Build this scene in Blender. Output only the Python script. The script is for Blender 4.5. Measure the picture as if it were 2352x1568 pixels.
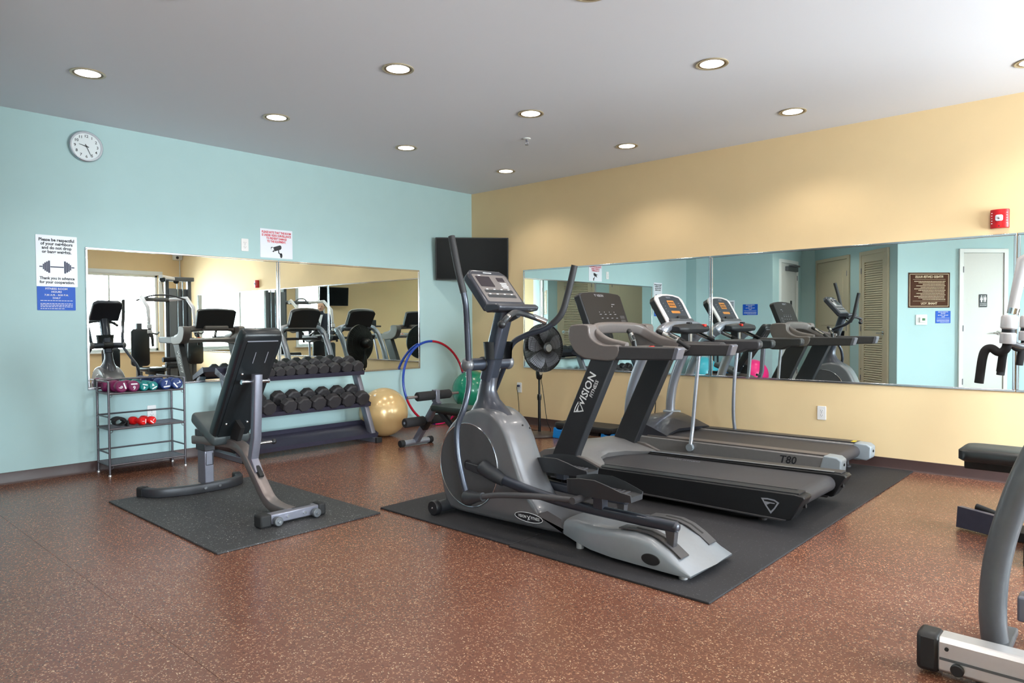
import bpy, bmesh, math, random
from mathutils import Vector, Matrix
random.seed(11)
SC = bpy.context.scene
COL = SC.collection
for _o in list(bpy.data.objects):
    bpy.data.objects.remove(_o)

# ------------------------------------------------------------------ camera
CAM_POS = Vector((6.130, -6.001, 1.146))
YAW, PITCH, ROLL = math.radians(42.353), math.radians(1.407), math.radians(-0.309)
FOCAL_PX = 1597.14
cam = bpy.data.cameras.new('camera')
cam.sensor_fit = 'HORIZONTAL'
cam.sensor_width = 36.0
cam.lens = FOCAL_PX * 36.0 / 2352.0
cam.clip_start = 0.05
cam_o = bpy.data.objects.new('camera', cam)
COL.objects.link(cam_o)
_f = Vector((-math.sin(YAW) * math.cos(PITCH), math.cos(YAW) * math.cos(PITCH), -math.sin(PITCH)))
_r0 = Vector((math.cos(YAW), math.sin(YAW), 0))
_u0 = _r0.cross(_f)
_r = _r0 * math.cos(ROLL) + _u0 * math.sin(ROLL)
_u = -_r0 * math.sin(ROLL) + _u0 * math.cos(ROLL)
cam_o.matrix_world = Matrix(((_r.x, _u.x, -_f.x, CAM_POS.x), (_r.y, _u.y, -_f.y, CAM_POS.y),
                             (_r.z, _u.z, -_f.z, CAM_POS.z), (0, 0, 0, 1)))
SC.camera = cam_o

# ------------------------------------------------------------------ world, daylight, exposure
SKY_STRENGTH = 68.0
LAMP_W = 21.0
world = bpy.data.worlds.new('daylight')
SC.world = world
world.use_nodes = True
_bg = world.node_tree.nodes['Background']
_nt = world.node_tree
_tc = _nt.nodes.new('ShaderNodeTexCoord')
_sx = _nt.nodes.new('ShaderNodeSeparateXYZ')
_nt.links.new(_tc.outputs['Generated'], _sx.inputs[0])
_rp = _nt.nodes.new('ShaderNodeValToRGB')             # pale ground, horizon, hazy bright sky
_rp.color_ramp.elements[0].position = 0.47
_rp.color_ramp.elements[0].color = (0.50, 0.53, 0.55, 1)
_rp.color_ramp.elements[1].position = 0.53
_rp.color_ramp.elements[1].color = (0.82, 0.915, 1.0, 1)
_mr = _nt.nodes.new('ShaderNodeMapRange')
_mr.inputs['From Min'].default_value = -1
_mr.inputs['From Max'].default_value = 1
_nt.links.new(_sx.outputs['Z'], _mr.inputs['Value'])
_nt.links.new(_mr.outputs['Result'], _rp.inputs['Fac'])
_nt.links.new(_rp.outputs['Color'], _bg.inputs[0])
_bg.inputs[1].default_value = SKY_STRENGTH
SC.view_settings.view_transform = 'Standard'
SC.view_settings.look = 'None'
SC.view_settings.gamma = 1.0
SC.view_settings.use_curve_mapping = False
SC.view_settings.exposure = 0.38
# window openings (y0, y1, z0, z1) in the wall at x = XW
XW = 8.576
WINDOWS = [(-2.20, -0.43, 0.66, 2.17), (-3.32, -2.70, 0.66, 2.17), (-8.15, -6.80, 0.66, 2.17)]  # last opening is unseen, added to let in fill light
YB = -8.40
H = 2.74
for _i, (_y0, _y1, _z0, _z1) in enumerate(WINDOWS):
    _l = bpy.data.lights.new('window_portal', 'AREA')
    _l.shape = 'RECTANGLE'
    _l.size = _z1 - _z0
    _l.size_y = _y1 - _y0
    _l.cycles.is_portal = True
    _o = bpy.data.objects.new('window_portal', _l)
    COL.objects.link(_o)
    _o.location = (XW + 0.02, (_y0 + _y1) / 2, (_z0 + _z1) / 2)
    _o.rotation_euler = (0, math.radians(90), 0)      # faces -x, into the room

# ------------------------------------------------------------------ mesh helpers
def V(*a):
    return Vector(a)

def lin(c):
    return tuple((x / 255 / 12.92) if x / 255 <= 0.04045 else ((x / 255 + 0.055) / 1.055) ** 2.4 for x in c)

def catmull(pts, k=6, closed=False):
    pts = [Vector(p) for p in pts]
    n = len(pts)
    out = []
    rng = range(n if closed else n - 1)
    for i in rng:
        if closed:
            p0, p1, p2, p3 = pts[(i - 1) % n], pts[i], pts[(i + 1) % n], pts[(i + 2) % n]
        else:
            p1, p2 = pts[i], pts[i + 1]
            p0 = pts[i - 1] if i > 0 else p1 * 2 - p2
            p3 = pts[i + 2] if i + 2 < n else p2 * 2 - p1
        for j in range(k):
            t = j / k
            out.append(0.5 * ((2 * p1) + (p2 - p0) * t + (2 * p0 - 5 * p1 + 4 * p2 - p3) * t * t + (3 * p1 - p0 - 3 * p2 + p3) * t ** 3))
    if not closed:
        out.append(pts[-1])
    return out

def rrect(w, h, r, n=4):
    """rounded rectangle outline centred on 0"""
    out = []
    for cx, cy, a0 in ((w / 2 - r, h / 2 - r, 0), (-w / 2 + r, h / 2 - r, 90), (-w / 2 + r, -h / 2 + r, 180), (w / 2 - r, -h / 2 + r, 270)):
        for i in range(n + 1):
            a = math.radians(a0 + 90 * i / n)
            out.append((cx + r * math.cos(a), cy + r * math.sin(a)))
    return out

def circle(r, n=24, ry=None):
    ry = r if ry is None else ry
    return [(r * math.cos(2 * math.pi * i / n), ry * math.sin(2 * math.pi * i / n)) for i in range(n)]

class MB:
    def __init__(s):
        s.v = []
        s.f = []

    def add(s, vs, fs):
        o = len(s.v)
        s.v += [Vector(v) for v in vs]
        s.f += [tuple(i + o for i in f) for f in fs]
        return s

    def box(s, lo, hi, M=None, c=None):
        lo, hi = Vector(lo), Vector(hi)
        vs = [Vector((x, y, z)) for x in (lo.x, hi.x) for y in (lo.y, hi.y) for z in (lo.z, hi.z)]
        if M is not None:
            c = (lo + hi) / 2 if c is None else Vector(c)
            vs = [M @ (v - c) + c for v in vs]
        return s.add(vs, [(0, 1, 3, 2), (4, 6, 7, 5), (0, 4, 5, 1), (2, 3, 7, 6), (0, 2, 6, 4), (1, 5, 7, 3)])

    def prism(s, poly, o, u, v, w):
        """polygon (a, b) in the plane o + a u + b v, extruded by vector w"""
        o, u, v, w = Vector(o), Vector(u), Vector(v), Vector(w)
        n = len(poly)
        vs = [o + u * a + v * b for a, b in poly] + [o + u * a + v * b + w for a, b in poly]
        fs = [tuple(range(n))[::-1], tuple(range(n, 2 * n))] + [(i, (i + 1) % n, n + (i + 1) % n, n + i) for i in range(n)]
        return s.add(vs, fs)

    def xz(s, poly, y0, y1):
        return s.prism(poly, (0, y0, 0), (1, 0, 0), (0, 0, 1), (0, y1 - y0, 0))

    def loft(s, rings, cap=True, closed=False):
        n = len(rings[0])
        vs = [p for r in rings for p in r]
        fs = []
        m = len(rings)
        for k in range(m if closed else m - 1):
            a, b = k * n, ((k + 1) % m) * n
            fs += [(a + i, a + (i + 1) % n, b + (i + 1) % n, b + i) for i in range(n)]
        if cap and not closed:
            fs.append(tuple(range(n))[::-1])
            fs.append(tuple(range((m - 1) * n, m * n)))
        return s.add(vs, fs)

    def tube(s, pts, r, n=12, closed=False, prof=None, up=None):
        """sweep a circle (or profile prof) along pts; r is a number or a list"""
        pts = [Vector(p) for p in pts]
        m = len(pts)
        rings = []
        ref = None
        for i in range(m):
            if closed:
                t = pts[(i + 1) % m] - pts[i - 1]
            else:
                t = pts[min(i + 1, m - 1)] - pts[max(i - 1, 0)]
            t.normalize()
            if up is not None:
                a = t.cross(Vector(up))
                a.normalize()
            else:
                if ref is None:
                    ref = Vector((0, 0, 1)) if abs(t.z) < 0.9 else Vector((1, 0, 0))
                    a = t.cross(ref).normalized()
                else:
                    a = (ref - t * ref.dot(t)).normalized()
                ref = a
            b = a.cross(t)
            rr = r[i] if isinstance(r, (list, tuple)) else r
            pr = prof if prof is not None else circle(1.0, n)
            rings.append([pts[i] + a * (p * rr) + b * (q * rr) for p, q in pr])
        return s.loft(rings, closed=closed)

    def cyl(s, p0, p1, r0, r1=None, n=20):
        return s.tube([p0, p1], [r0, r0 if r1 is None else r1], n)

    def lathe(s, prof, o, axis=(0, 0, 1), n=28):
        o, axis = Vector(o), Vector(axis).normalized()
        a = axis.cross(Vector((0, 0, 1)) if abs(axis.z) < 0.9 else Vector((1, 0, 0))).normalized()
        b = axis.cross(a)
        rings = [[o + axis * h + (a * math.cos(2 * math.pi * i / n) + b * math.sin(2 * math.pi * i / n)) * max(r, 1e-5) for i in range(n)] for r, h in prof]
        return s.loft(rings)

    def sphere(s, c, r, n=28, sc=(1, 1, 1)):
        c = Vector(c)
        m = n // 2
        rings = []
        for k in range(m + 1):
            th = math.pi * k / m
            rr = max(math.sin(th), 1e-4)
            rings.append([c + Vector((r * sc[0] * rr * math.cos(2 * math.pi * i / n), r * sc[1] * rr * math.sin(2 * math.pi * i / n), -r * sc[2] * math.cos(th))) for i in range(n)])
        return s.loft(rings)

    def text(s, body, o, u, v, size, align='CENTER', lift=0.0012, bold=0.0, shear=0.0, squeeze=1.0):
        cu = bpy.data.curves.new('lettering_curve', 'FONT')
        cu.body = body
        cu.size = size
        cu.align_x = align
        cu.align_y = 'CENTER'
        cu.resolution_u = 2
        cu.offset = bold
        cu.shear = shear
        ob = bpy.data.objects.new('lettering_curve', cu)
        me = bpy.data.meshes.new_from_object(ob)
        o, u, v = Vector(o), Vector(u).normalized(), Vector(v).normalized()
        nn = u.cross(v) * lift
        s.add([o + u * (p.co.x * squeeze) + v * p.co.y + nn for p in me.vertices], [tuple(p.vertices) for p in me.polygons])
        bpy.data.meshes.remove(me)
        bpy.data.objects.remove(ob)
        bpy.data.curves.remove(cu)
        return s

    def build(s, name, material, parent=None, smooth=38, bevel=0.0, seg=2, origin=None, subsurf=0):
        root = parent
        while root is not None and root.parent is not None:
            root = root.parent
        off = Vector(origin) if origin is not None else (root.location.copy() if root is not None else Vector((0, 0, 0)))
        me = bpy.data.meshes.new(name)
        me.from_pydata([tuple(v - off) for v in s.v], [], s.f)
        bm = bmesh.new()
        bm.from_mesh(me)
        bmesh.ops.remove_doubles(bm, verts=bm.verts, dist=1e-5)
        bmesh.ops.recalc_face_normals(bm, faces=bm.faces)
        bm.to_mesh(me)
        bm.free()
        me.materials.append(MAT[material] if isinstance(material, str) else material)
        if smooth:
            me.polygons.foreach_set('use_smooth', [True] * len(me.polygons))
            me.set_sharp_from_angle(angle=math.radians(smooth))
        ob = bpy.data.objects.new(name, me)
        COL.objects.link(ob)
        if parent is not None:
            ob.parent = parent
        elif origin is not None:
            ob.location = off
        if bevel:
            b = ob.modifiers.new('bevel', 'BEVEL')
            b.width = bevel
            b.segments = seg
            b.limit_method = 'ANGLE'
            b.angle_limit = math.radians(40)
            b.harden_normals = False
        if subsurf:
            b = ob.modifiers.new('subsurf', 'SUBSURF')
            b.levels = b.render_levels = subsurf
        return ob

def tag(o, label=None, cat=None, group=None, kind=None):
    if label: o['label'] = label
    if cat: o['category'] = cat
    if group: o['group'] = group
    if kind: o['kind'] = kind
    return o

def thing(name, label, cat, loc, group=None):
    o = bpy.data.objects.new(name, None)
    o.empty_display_size = 0.1
    COL.objects.link(o)
    o.location = loc
    return tag(o, label, cat, group)

def copy_tree(o, parent=None):
    c = o.copy()
    COL.objects.link(c)
    if parent is not None:
        c.parent = parent
    for ch in o.children:
        copy_tree(ch, c)
    return c

def struct(mb, name, material, parent=None, **k):
    o = mb.build(name, material, parent, **k)
    if parent is None:
        o['kind'] = 'structure'
    return o

# ------------------------------------------------------------------ materials
MAT = {}

def mat(name, rgb, rough=0.5, metal=0.0, spec=0.5, noise=0.0, nscale=40.0, bump=0.0, bscale=300.0, emit=None, estr=0.0, coat=0.0, trans=0.0, rough_var=0.0):
    m = bpy.data.materials.new(name)
    m.use_nodes = True
    nt = m.node_tree
    b = nt.nodes['Principled BSDF']
    col = lin(rgb) + (1,)
    b.inputs['Base Color'].default_value = col
    b.inputs['Roughness'].default_value = rough
    b.inputs['Metallic'].default_value = metal
    b.inputs['Specular IOR Level'].default_value = spec
    b.inputs['Coat Weight'].default_value = coat
    b.inputs['Coat Roughness'].default_value = 0.08
    if trans:
        b.inputs['Transmission Weight'].default_value = trans
    if emit:
        b.inputs['Emission Color'].default_value = lin(emit) + (1,)
        b.inputs['Emission Strength'].default_value = estr
    tc = nt.nodes.new('ShaderNodeTexCoord')
    if noise or rough_var:
        nz = nt.nodes.new('ShaderNodeTexNoise')
        nz.inputs['Scale'].default_value = nscale
        nz.inputs['Detail'].default_value = 4
        nt.links.new(tc.outputs['Object'], nz.inputs['Vector'])
        if noise:
            mp = nt.nodes.new('ShaderNodeMapRange')
            mp.inputs['From Min'].default_value = 0.3
            mp.inputs['From Max'].default_value = 0.7
            mp.inputs['To Min'].default_value = 1 - noise
            mp.inputs['To Max'].default_value = 1 + noise
            nt.links.new(nz.outputs['Fac'], mp.inputs['Value'])
            mx = nt.nodes.new('ShaderNodeMix')
            mx.data_type = 'RGBA'
            mx.blend_type = 'MULTIPLY'
            mx.inputs['Factor'].default_value = 1
            mx.inputs['A'].default_value = col
            nt.links.new(mp.outputs['Result'], mx.inputs['B'])
            nt.links.new(mx.outputs['Result'], b.inputs['Base Color'])
        if rough_var:
            mr = nt.nodes.new('ShaderNodeMapRange')
            mr.inputs['To Min'].default_value = max(rough - rough_var, 0.02)
            mr.inputs['To Max'].default_value = rough + rough_var
            nt.links.new(nz.outputs['Fac'], mr.inputs['Value'])
            nt.links.new(mr.outputs['Result'], b.inputs['Roughness'])
    if bump:
        nb = nt.nodes.new('ShaderNodeTexNoise')
        nb.inputs['Scale'].default_value = bscale
        nb.inputs['Detail'].default_value = 3
        nt.links.new(tc.outputs['Object'], nb.inputs['Vector'])
        bp = nt.nodes.new('ShaderNodeBump')
        bp.inputs['Strength'].default_value = bump
        bp.inputs['Distance'].default_value = 0.002
        nt.links.new(nb.outputs['Fac'], bp.inputs['Height'])
        nt.links.new(bp.outputs['Normal'], b.inputs['Normal'])
    MAT[name] = m
    return m

def speckle_mat(name, base, flecks, scale, thr, rough, bump, var=0.12, spec=0.5):
    """rubber with small chips of colour: two Voronoi layers pick scattered cells"""
    m = mat(name, base, rough=rough, spec=spec)
    nt = m.node_tree
    b = nt.nodes['Principled BSDF']
    tc = nt.nodes.new('ShaderNodeTexCoord')
    nz = nt.nodes.new('ShaderNodeTexNoise')
    nz.inputs['Scale'].default_value = 1.3
    nz.inputs['Detail'].default_value = 5
    nt.links.new(tc.outputs['Object'], nz.inputs['Vector'])
    mp = nt.nodes.new('ShaderNodeMapRange')
    mp.inputs['From Min'].default_value = 0.3
    mp.inputs['From Max'].default_value = 0.7
    mp.inputs['To Min'].default_value = 1 - var
    mp.inputs['To Max'].default_value = 1 + var
    nt.links.new(nz.outputs['Fac'], mp.inputs['Value'])
    cur = nt.nodes.new('ShaderNodeMix')
    cur.data_type = 'RGBA'
    cur.blend_type = 'MULTIPLY'
    cur.inputs['Factor'].default_value = 1
    cur.inputs['A'].default_value = lin(base) + (1,)
    nt.links.new(mp.outputs['Result'], cur.inputs['B'])
    out = cur.outputs['Result']
    warp = nt.nodes.new('ShaderNodeTexNoise')
    warp.inputs['Scale'].default_value = scale * 0.8
    nt.links.new(tc.outputs['Object'], warp.inputs['Vector'])
    for k, (fc, sc, th, size) in enumerate(flecks):
        vo = nt.nodes.new('ShaderNodeTexVoronoi')
        vo.inputs['Scale'].default_value = scale * sc
        add = nt.nodes.new('ShaderNodeVectorMath')
        add.operation = 'MULTIPLY_ADD'
        add.inputs[1].default_value = (0.02, 0.02, 0.02)
        nt.links.new(warp.outputs['Color'], add.inputs[0])
        nt.links.new(tc.outputs['Object'], add.inputs[2])
        nt.links.new(add.outputs['Vector'], vo.inputs['Vector'])
        sep = nt.nodes.new('ShaderNodeSeparateColor')
        nt.links.new(vo.outputs['Color'], sep.inputs['Color'])
        g1 = nt.nodes.new('ShaderNodeMath')
        g1.operation = 'GREATER_THAN'
        g1.inputs[1].default_value = th
        nt.links.new(sep.outputs['Red'], g1.inputs[0])
        g2 = nt.nodes.new('ShaderNodeMath')
        g2.operation = 'LESS_THAN'
        g2.inputs[1].default_value = size
        nt.links.new(vo.outputs['Distance'], g2.inputs[0])
        g3 = nt.nodes.new('ShaderNodeMath')
        g3.operation = 'MULTIPLY'
        nt.links.new(g1.outputs[0], g3.inputs[0])
        nt.links.new(g2.outputs[0], g3.inputs[1])
        mx = nt.nodes.new('ShaderNodeMix')
        mx.data_type = 'RGBA'
        mx.inputs['B'].default_value = lin(fc) + (1,)
        nt.links.new(g3.outputs[0], mx.inputs['Factor'])
        nt.links.new(out, mx.inputs['A'])
        out = mx.outputs['Result']
    nt.links.new(out, b.inputs['Base Color'])
    bp = nt.nodes.new('ShaderNodeBump')
    bp.inputs['Strength'].default_value = bump
    bp.inputs['Distance'].default_value = 0.0015
    nb = nt.nodes.new('ShaderNodeTexNoise')
    nb.inputs['Scale'].default_value = 240
    nb.inputs['Detail'].default_value = 2
    nt.links.new(tc.outputs['Object'], nb.inputs['Vector'])
    nt.links.new(nb.outputs['Fac'], bp.inputs['Height'])
    nt.links.new(bp.outputs['Normal'], b.inputs['Normal'])
    return m

# the room
mat('teal_paint', (176, 204, 206), rough=0.75, spec=0.3, bump=0.06, bscale=220, noise=0.01, nscale=6)
mat('yellow_paint', (230, 202, 158), rough=0.75, spec=0.3, bump=0.06, bscale=220, noise=0.01, nscale=6)
mat('ceiling_paint', (220, 220, 227), rough=0.9, spec=0.2, bump=0.05, bscale=160)
mat('white_trim', (228, 230, 228), rough=0.45)
mat('door_white', (206, 206, 202), rough=0.45, noise=0.01)
mat('door_tan', (196, 184, 158), rough=0.5, noise=0.015)
mat('cove_base', (66, 46, 44), rough=0.42, noise=0.06, nscale=12, bump=0.03)
speckle_mat('speckled_rubber', (105, 66, 51), [((150, 106, 82), 1.0, 0.70, 0.45), ((206, 172, 140), 1.55, 0.90, 0.40), ((84, 54, 44), 1.25, 0.80, 0.5)], 120, 0.8, 0.27, 0.04, var=0.08)
speckle_mat('mat_rubber', (40, 38, 41), [((74, 72, 74), 1.3, 0.9, 0.35)], 110, 0.9, 0.72, 0.35, var=0.10, spec=0.35)
speckle_mat('fleck_mat_rubber', (46, 45, 47), [((150, 148, 146), 1.2, 0.88, 0.34), ((98, 96, 96), 1.9, 0.85, 0.36)], 110, 0.9, 0.6, 0.3, var=0.08)
mat('mirror_silver', (232, 240, 238), rough=0.0, metal=1.0, spec=0.5)
mat('chrome', (214, 216, 222), rough=0.14, metal=1.0)
# machines and the rest
mat('black_plastic', (24, 24, 27), rough=0.42, noise=0.05, nscale=60, bump=0.04)
mat('charcoal_plastic', (40, 41, 45), rough=0.45, noise=0.05, bump=0.03)
mat('dark_plastic', (62, 60, 63), rough=0.42, noise=0.04, bump=0.03)
mat('graphite_paint', (66, 67, 75), rough=0.36, metal=0.55, coat=0.25, noise=0.03)
mat('silver_grey_plastic', (132, 128, 128), rough=0.4, metal=0.35, noise=0.03, bump=0.02)
mat('warm_grey_plastic', (116, 108, 106), rough=0.42, metal=0.25, noise=0.03, bump=0.03)
mat('light_grey_plastic', (156, 164, 172), rough=0.4, metal=0.2, noise=0.02)
mat('silver_tube', (172, 176, 188), rough=0.3, metal=0.7, noise=0.02)
mat('steel_frame', (128, 128, 140), rough=0.34, metal=0.6, noise=0.03)
mat('bronze_frame', (122, 112, 110), rough=0.36, metal=0.55, noise=0.04)
mat('dark_frame', (58, 58, 62), rough=0.42, metal=0.4, noise=0.04)
mat('rack_purple', (60, 58, 74), rough=0.42, metal=0.35, noise=0.05)
mat('wire_pewter', (104, 100, 106), rough=0.36, metal=0.75, noise=0.05)
mat('vinyl_black', (27, 31, 34), rough=0.36, noise=0.04, nscale=20, bump=0.10, bscale=500)
mat('vinyl_grey', (66, 72, 74), rough=0.45, noise=0.04, nscale=20, bump=0.10, bscale=500)
mat('vinyl_green', (40, 50, 46), rough=0.4, noise=0.04, nscale=20, bump=0.08, bscale=500)
mat('foam_black', (28, 26, 28), rough=0.85, bump=0.25, bscale=400, noise=0.08)
mat('rubber_black', (22, 21, 22), rough=0.7, bump=0.1)
mat('belt_rubber', (62, 59, 62), rough=0.55, noise=0.06, nscale=30, bump=0.25, bscale=700)
mat('hex_rubber', (46, 43, 46), rough=0.6, noise=0.10, nscale=14, bump=0.12, bscale=260)
mat('handle_chrome', (190, 188, 186), rough=0.2, metal=1.0)
mat('print_white', (232, 232, 234), rough=0.5)
mat('print_silver', (176, 178, 190), rough=0.3, metal=0.5)
mat('print_black', (26, 26, 32), rough=0.5)
mat('print_navy', (44, 48, 78), rough=0.5)
mat('print_red', (214, 40, 66), rough=0.5)
mat('sign_white', (232, 234, 244), rough=0.35)
mat('sign_blue', (16, 84, 190), rough=0.45, spec=0.3)
mat('sign_brown', (70, 40, 28), rough=0.2, coat=0.2)
mat('sign_black', (22, 22, 30), rough=0.35)
mat('cream_print', (214, 190, 160), rough=0.5)
mat('outlet_white', (232, 228, 228), rough=0.35)
mat('outlet_slot', (96, 92, 96), rough=0.6)
mat('fire_red', (200, 16, 28), rough=0.28, coat=0.3)
mat('strobe_lens', (214, 218, 232), rough=0.12, spec=0.7, coat=0.5)
mat('tv_screen', (5, 5, 6), rough=0.35, spec=0.12)
mat('tv_body', (16, 16, 18), rough=0.4)
mat('clock_rim', (206, 208, 214), rough=0.25, metal=0.8)
mat('clock_face', (226, 232, 236), rough=0.3)
mat('gold_vinyl', (222, 188, 134), rough=0.25, metal=0.25, spec=0.6, coat=0.35)
mat('green_vinyl', (0, 128, 98), rough=0.25, spec=0.6, coat=0.35)
mat('pink_vinyl', (246, 44, 128), rough=0.3, spec=0.5)
mat('turquoise_vinyl', (70, 178, 196), rough=0.3, spec=0.5)
mat('hoop_blue', (24, 66, 166), rough=0.22, spec=0.6)
mat('hoop_red', (176, 14, 44), rough=0.22, spec=0.6)
mat('hoop_purple', (82, 32, 112), rough=0.22, spec=0.6)
mat('hoop_pink', (216, 30, 96), rough=0.25, spec=0.6)
mat('step_blue', (20, 140, 226), rough=0.4)
mat('step_black', (34, 34, 36), rough=0.55, bump=0.3, bscale=200)
mat('neo_maroon', (112, 22, 74), rough=0.5, spec=0.4)
mat('neo_teal', (0, 116, 116), rough=0.5, spec=0.4)
mat('neo_navy', (24, 48, 104), rough=0.5, spec=0.4)
mat('neo_red', (218, 22, 26), rough=0.45, spec=0.4)
mat('fan_black', (18, 18, 20), rough=0.35, spec=0.5)
mat('fan_blade', (112, 112, 118), rough=0.35, metal=0.3)
mat('fan_base', (66, 56, 54), rough=0.4, noise=0.06)
mat('console_black', (34, 30, 29), rough=0.5, noise=0.03, spec=0.3)
mat('console_blue', (44, 50, 60), rough=0.28, coat=0.2)
mat('console_white', (226, 218, 218), rough=0.35)
mat('lcd_dark', (46, 38, 42), rough=0.15, coat=0.3)
mat('lcd_orange', (190, 122, 48), rough=0.3, emit=(220, 140, 50), estr=0.12)
mat('btn_red', (226, 40, 30), rough=0.4)
mat('btn_yellow', (240, 210, 40), rough=0.4)
mat('ell_body', (104, 103, 106), rough=0.34, metal=0.45, coat=0.2, noise=0.03, nscale=14)
mat('ell_disk', (64, 63, 65), rough=0.5, noise=0.05, nscale=40, bump=0.08, bscale=600)
mat('ell_tail', (138, 141, 147), rough=0.38, metal=0.4, coat=0.2, noise=0.02)
mat('ell_tube', (62, 66, 77), rough=0.34, metal=0.6, coat=0.2, noise=0.02)
mat('grip_rubber', (38, 37, 40), rough=0.6, bump=0.15, bscale=400)
mat('aluminium', (214, 212, 214), rough=0.3, metal=0.75, noise=0.02)
mat('gym_grey', (92, 94, 98), rough=0.4, metal=0.3, noise=0.04)
mat('gym_white', (206, 204, 208), rough=0.35, metal=0.2)
mat('shroud_grey', (120, 124, 128), rough=0.45, metal=0.2)
mat('lens_glow', (255, 255, 255), rough=0.4, emit=(255, 250, 240), estr=6.0)
mat('lamp_trim', (186, 172, 146), rough=0.4, metal=0.3)
mat('lamp_baffle', (120, 100, 72), rough=0.5, metal=0.2)
mat('skin', (204, 158, 132), rough=0.55)
mat('hair_brown', (74, 60, 52), rough=0.7)
mat('suit_navy', (34, 38, 52), rough=0.75, bump=0.2)
mat('shirt_white', (222, 224, 232), rough=0.7)
mat('leaf_green', (46, 110, 60), rough=0.5)
mat('bottle_white', (226, 232, 230), rough=0.35)
mat('bottle_green', (30, 150, 110), rough=0.35)

def glass_mat(name):
    m = bpy.data.materials.new(name)
    m.use_nodes = True
    nt = m.node_tree
    nt.nodes.remove(nt.nodes['Principled BSDF'])
    out = nt.nodes['Material Output']
    tr = nt.nodes.new('ShaderNodeBsdfTransparent')
    tr.inputs[0].default_value = (0.97, 0.99, 0.98, 1)
    gl = nt.nodes.new('ShaderNodeBsdfGlossy')
    gl.inputs['Roughness'].default_value = 0.02
    fr = nt.nodes.new('ShaderNodeFresnel')
    fr.inputs['IOR'].default_value = 1.45
    mx = nt.nodes.new('ShaderNodeMixShader')
    nt.links.new(fr.outputs[0], mx.inputs[0])
    nt.links.new(tr.outputs[0], mx.inputs[1])
    nt.links.new(gl.outputs[0], mx.inputs[2])
    nt.links.new(mx.outputs[0], out.inputs[0])
    MAT[name] = m
glass_mat('window_glass')

# ================================================================== the room
S2 = math.sqrt(0.5)
fl = struct(MB().box((-0.6, -9.2, -0.10), (9.0, 0.4, -0.004)), 'floor', 'cove_base', smooth=0)
_y = 0.4
while _y > -9.2:                                       # rubber rolls laid side by side, butt seams along x
    _n = max(_y - 1.22, -9.2) if _y < 0.4 else -0.115
    MB().box((-0.6, _n + 0.0008, -0.006), (9.0, _y - 0.0008, 0.0)).build('rubber_roll', 'speckled_rubber', fl, smooth=0)
    _y = _n
struct(MB().box((-0.6, -9.2, H), (9.0, 0.4, H + 0.10)), 'ceiling', 'ceiling_paint', smooth=0)
struct(MB().box((-0.15, -5.40, 0), (0, 0.15, H)), 'wall_left', 'teal_paint', smooth=0)
struct(MB().box((0.0, 0, 0), (XW + 0.15, 0.15, H)), 'wall_right', 'yellow_paint', smooth=0)
# the window wall, with its two openings and the added fill one
_w = MB()
_ys = [0.0]
for (y0, y1, z0, z1) in WINDOWS:
    _w.box((XW, y0, 0), (XW + 0.15, y1, z0))
    _w.box((XW, y0, z1), (XW + 0.15, y1, H))
    _w.box((XW, y1, 0), (XW + 0.15, _ys[-1], H))
    _ys.append(y0)
_w.box((XW, -8.55, 0), (XW + 0.15, _ys[-1], H))
struct(_w, 'wall_window', 'yellow_paint', smooth=0)

def wallseg(name, p, q, material='teal_paint', t=0.12):
    """upright wall from p to q; its room face is on the left hand going from p to q"""
    p, q = Vector((p[0], p[1], 0)), Vector((q[0], q[1], 0))
    d = (q - p).normalized()
    nrm = Vector((d.y, -d.x, 0)) * t
    struct(MB().add([p, q, q + nrm, p + nrm] + [a + Vector((0, 0, H)) for a in (p, q, q + nrm, p + nrm)],
           [(0, 1, 2, 3), (4, 5, 6, 7), (0, 1, 5, 4), (1, 2, 6, 5), (2, 3, 7, 6), (3, 0, 4, 7)]), name, material, smooth=0)
    b = MB()
    o = -nrm.normalized() * 0.008
    b.add([p, q, q + o, p + o] + [a + Vector((0, 0, 0.085)) for a in (p, q, q + o, p + o)],
          [(0, 1, 2, 3), (4, 5, 6, 7), (0, 1, 5, 4), (1, 2, 6, 5), (2, 3, 7, 6), (3, 0, 4, 7)])
    struct(b, 'baseboard_' + name.replace('wall_', ''), 'cove_base', smooth=0)

PC = (3.38, -5.58)
wallseg('wall_pilaster_face', (0.0, -5.40), (0.197, -5.40))
wallseg('wall_pilaster_side', (0.2, -5.403), (0.2, -6.03))
wallseg('wall_entry_face', (0.2, -6.03), (1.317, -6.03))
wallseg('wall_entry_side', (1.32, -6.033), (1.32, -7.40))
wallseg('wall_entry_end', (1.32, -7.40), (1.56, -7.40))
wallseg('wall_closet', (1.56, -7.40), (PC[0] - 0.003, PC[1] - 0.003))
wallseg('wall_restroom', (PC[0] + 0.002, PC[1] - 0.002), (6.20, -8.40))
wallseg('wall_back', (6.20, -8.40), (XW, -8.40), 'yellow_paint')
# cove base along the four long walls: a strip with a small toe
def base(name, pts, n, d):
    """profile swept between two points; n points into the room"""
    a, b = Vector(pts[0]), Vector(pts[1])
    n = Vector(n)
    prof = [(0, 0), (0.014, 0), (0.010, 0.006), (0.006, 0.016), (0.005, 0.083), (0.003, 0.086), (0, 0.086)]
    struct(MB().loft([[p + n * x + Vector((0, 0, z)) for x, z in prof] for p in (a, b)]), name, 'cove_base', smooth=30)
base('baseboard_left', ((0, -5.40, 0), (0, 0, 0)), (1, 0, 0), 1)
base('baseboard_right', ((0.014, 0, 0), (XW, 0, 0)), (0, -1, 0), 1)
base('baseboard_window', ((XW, -0.014, 0), (XW, -8.39, 0)), (-1, 0, 0), 1)

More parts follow.
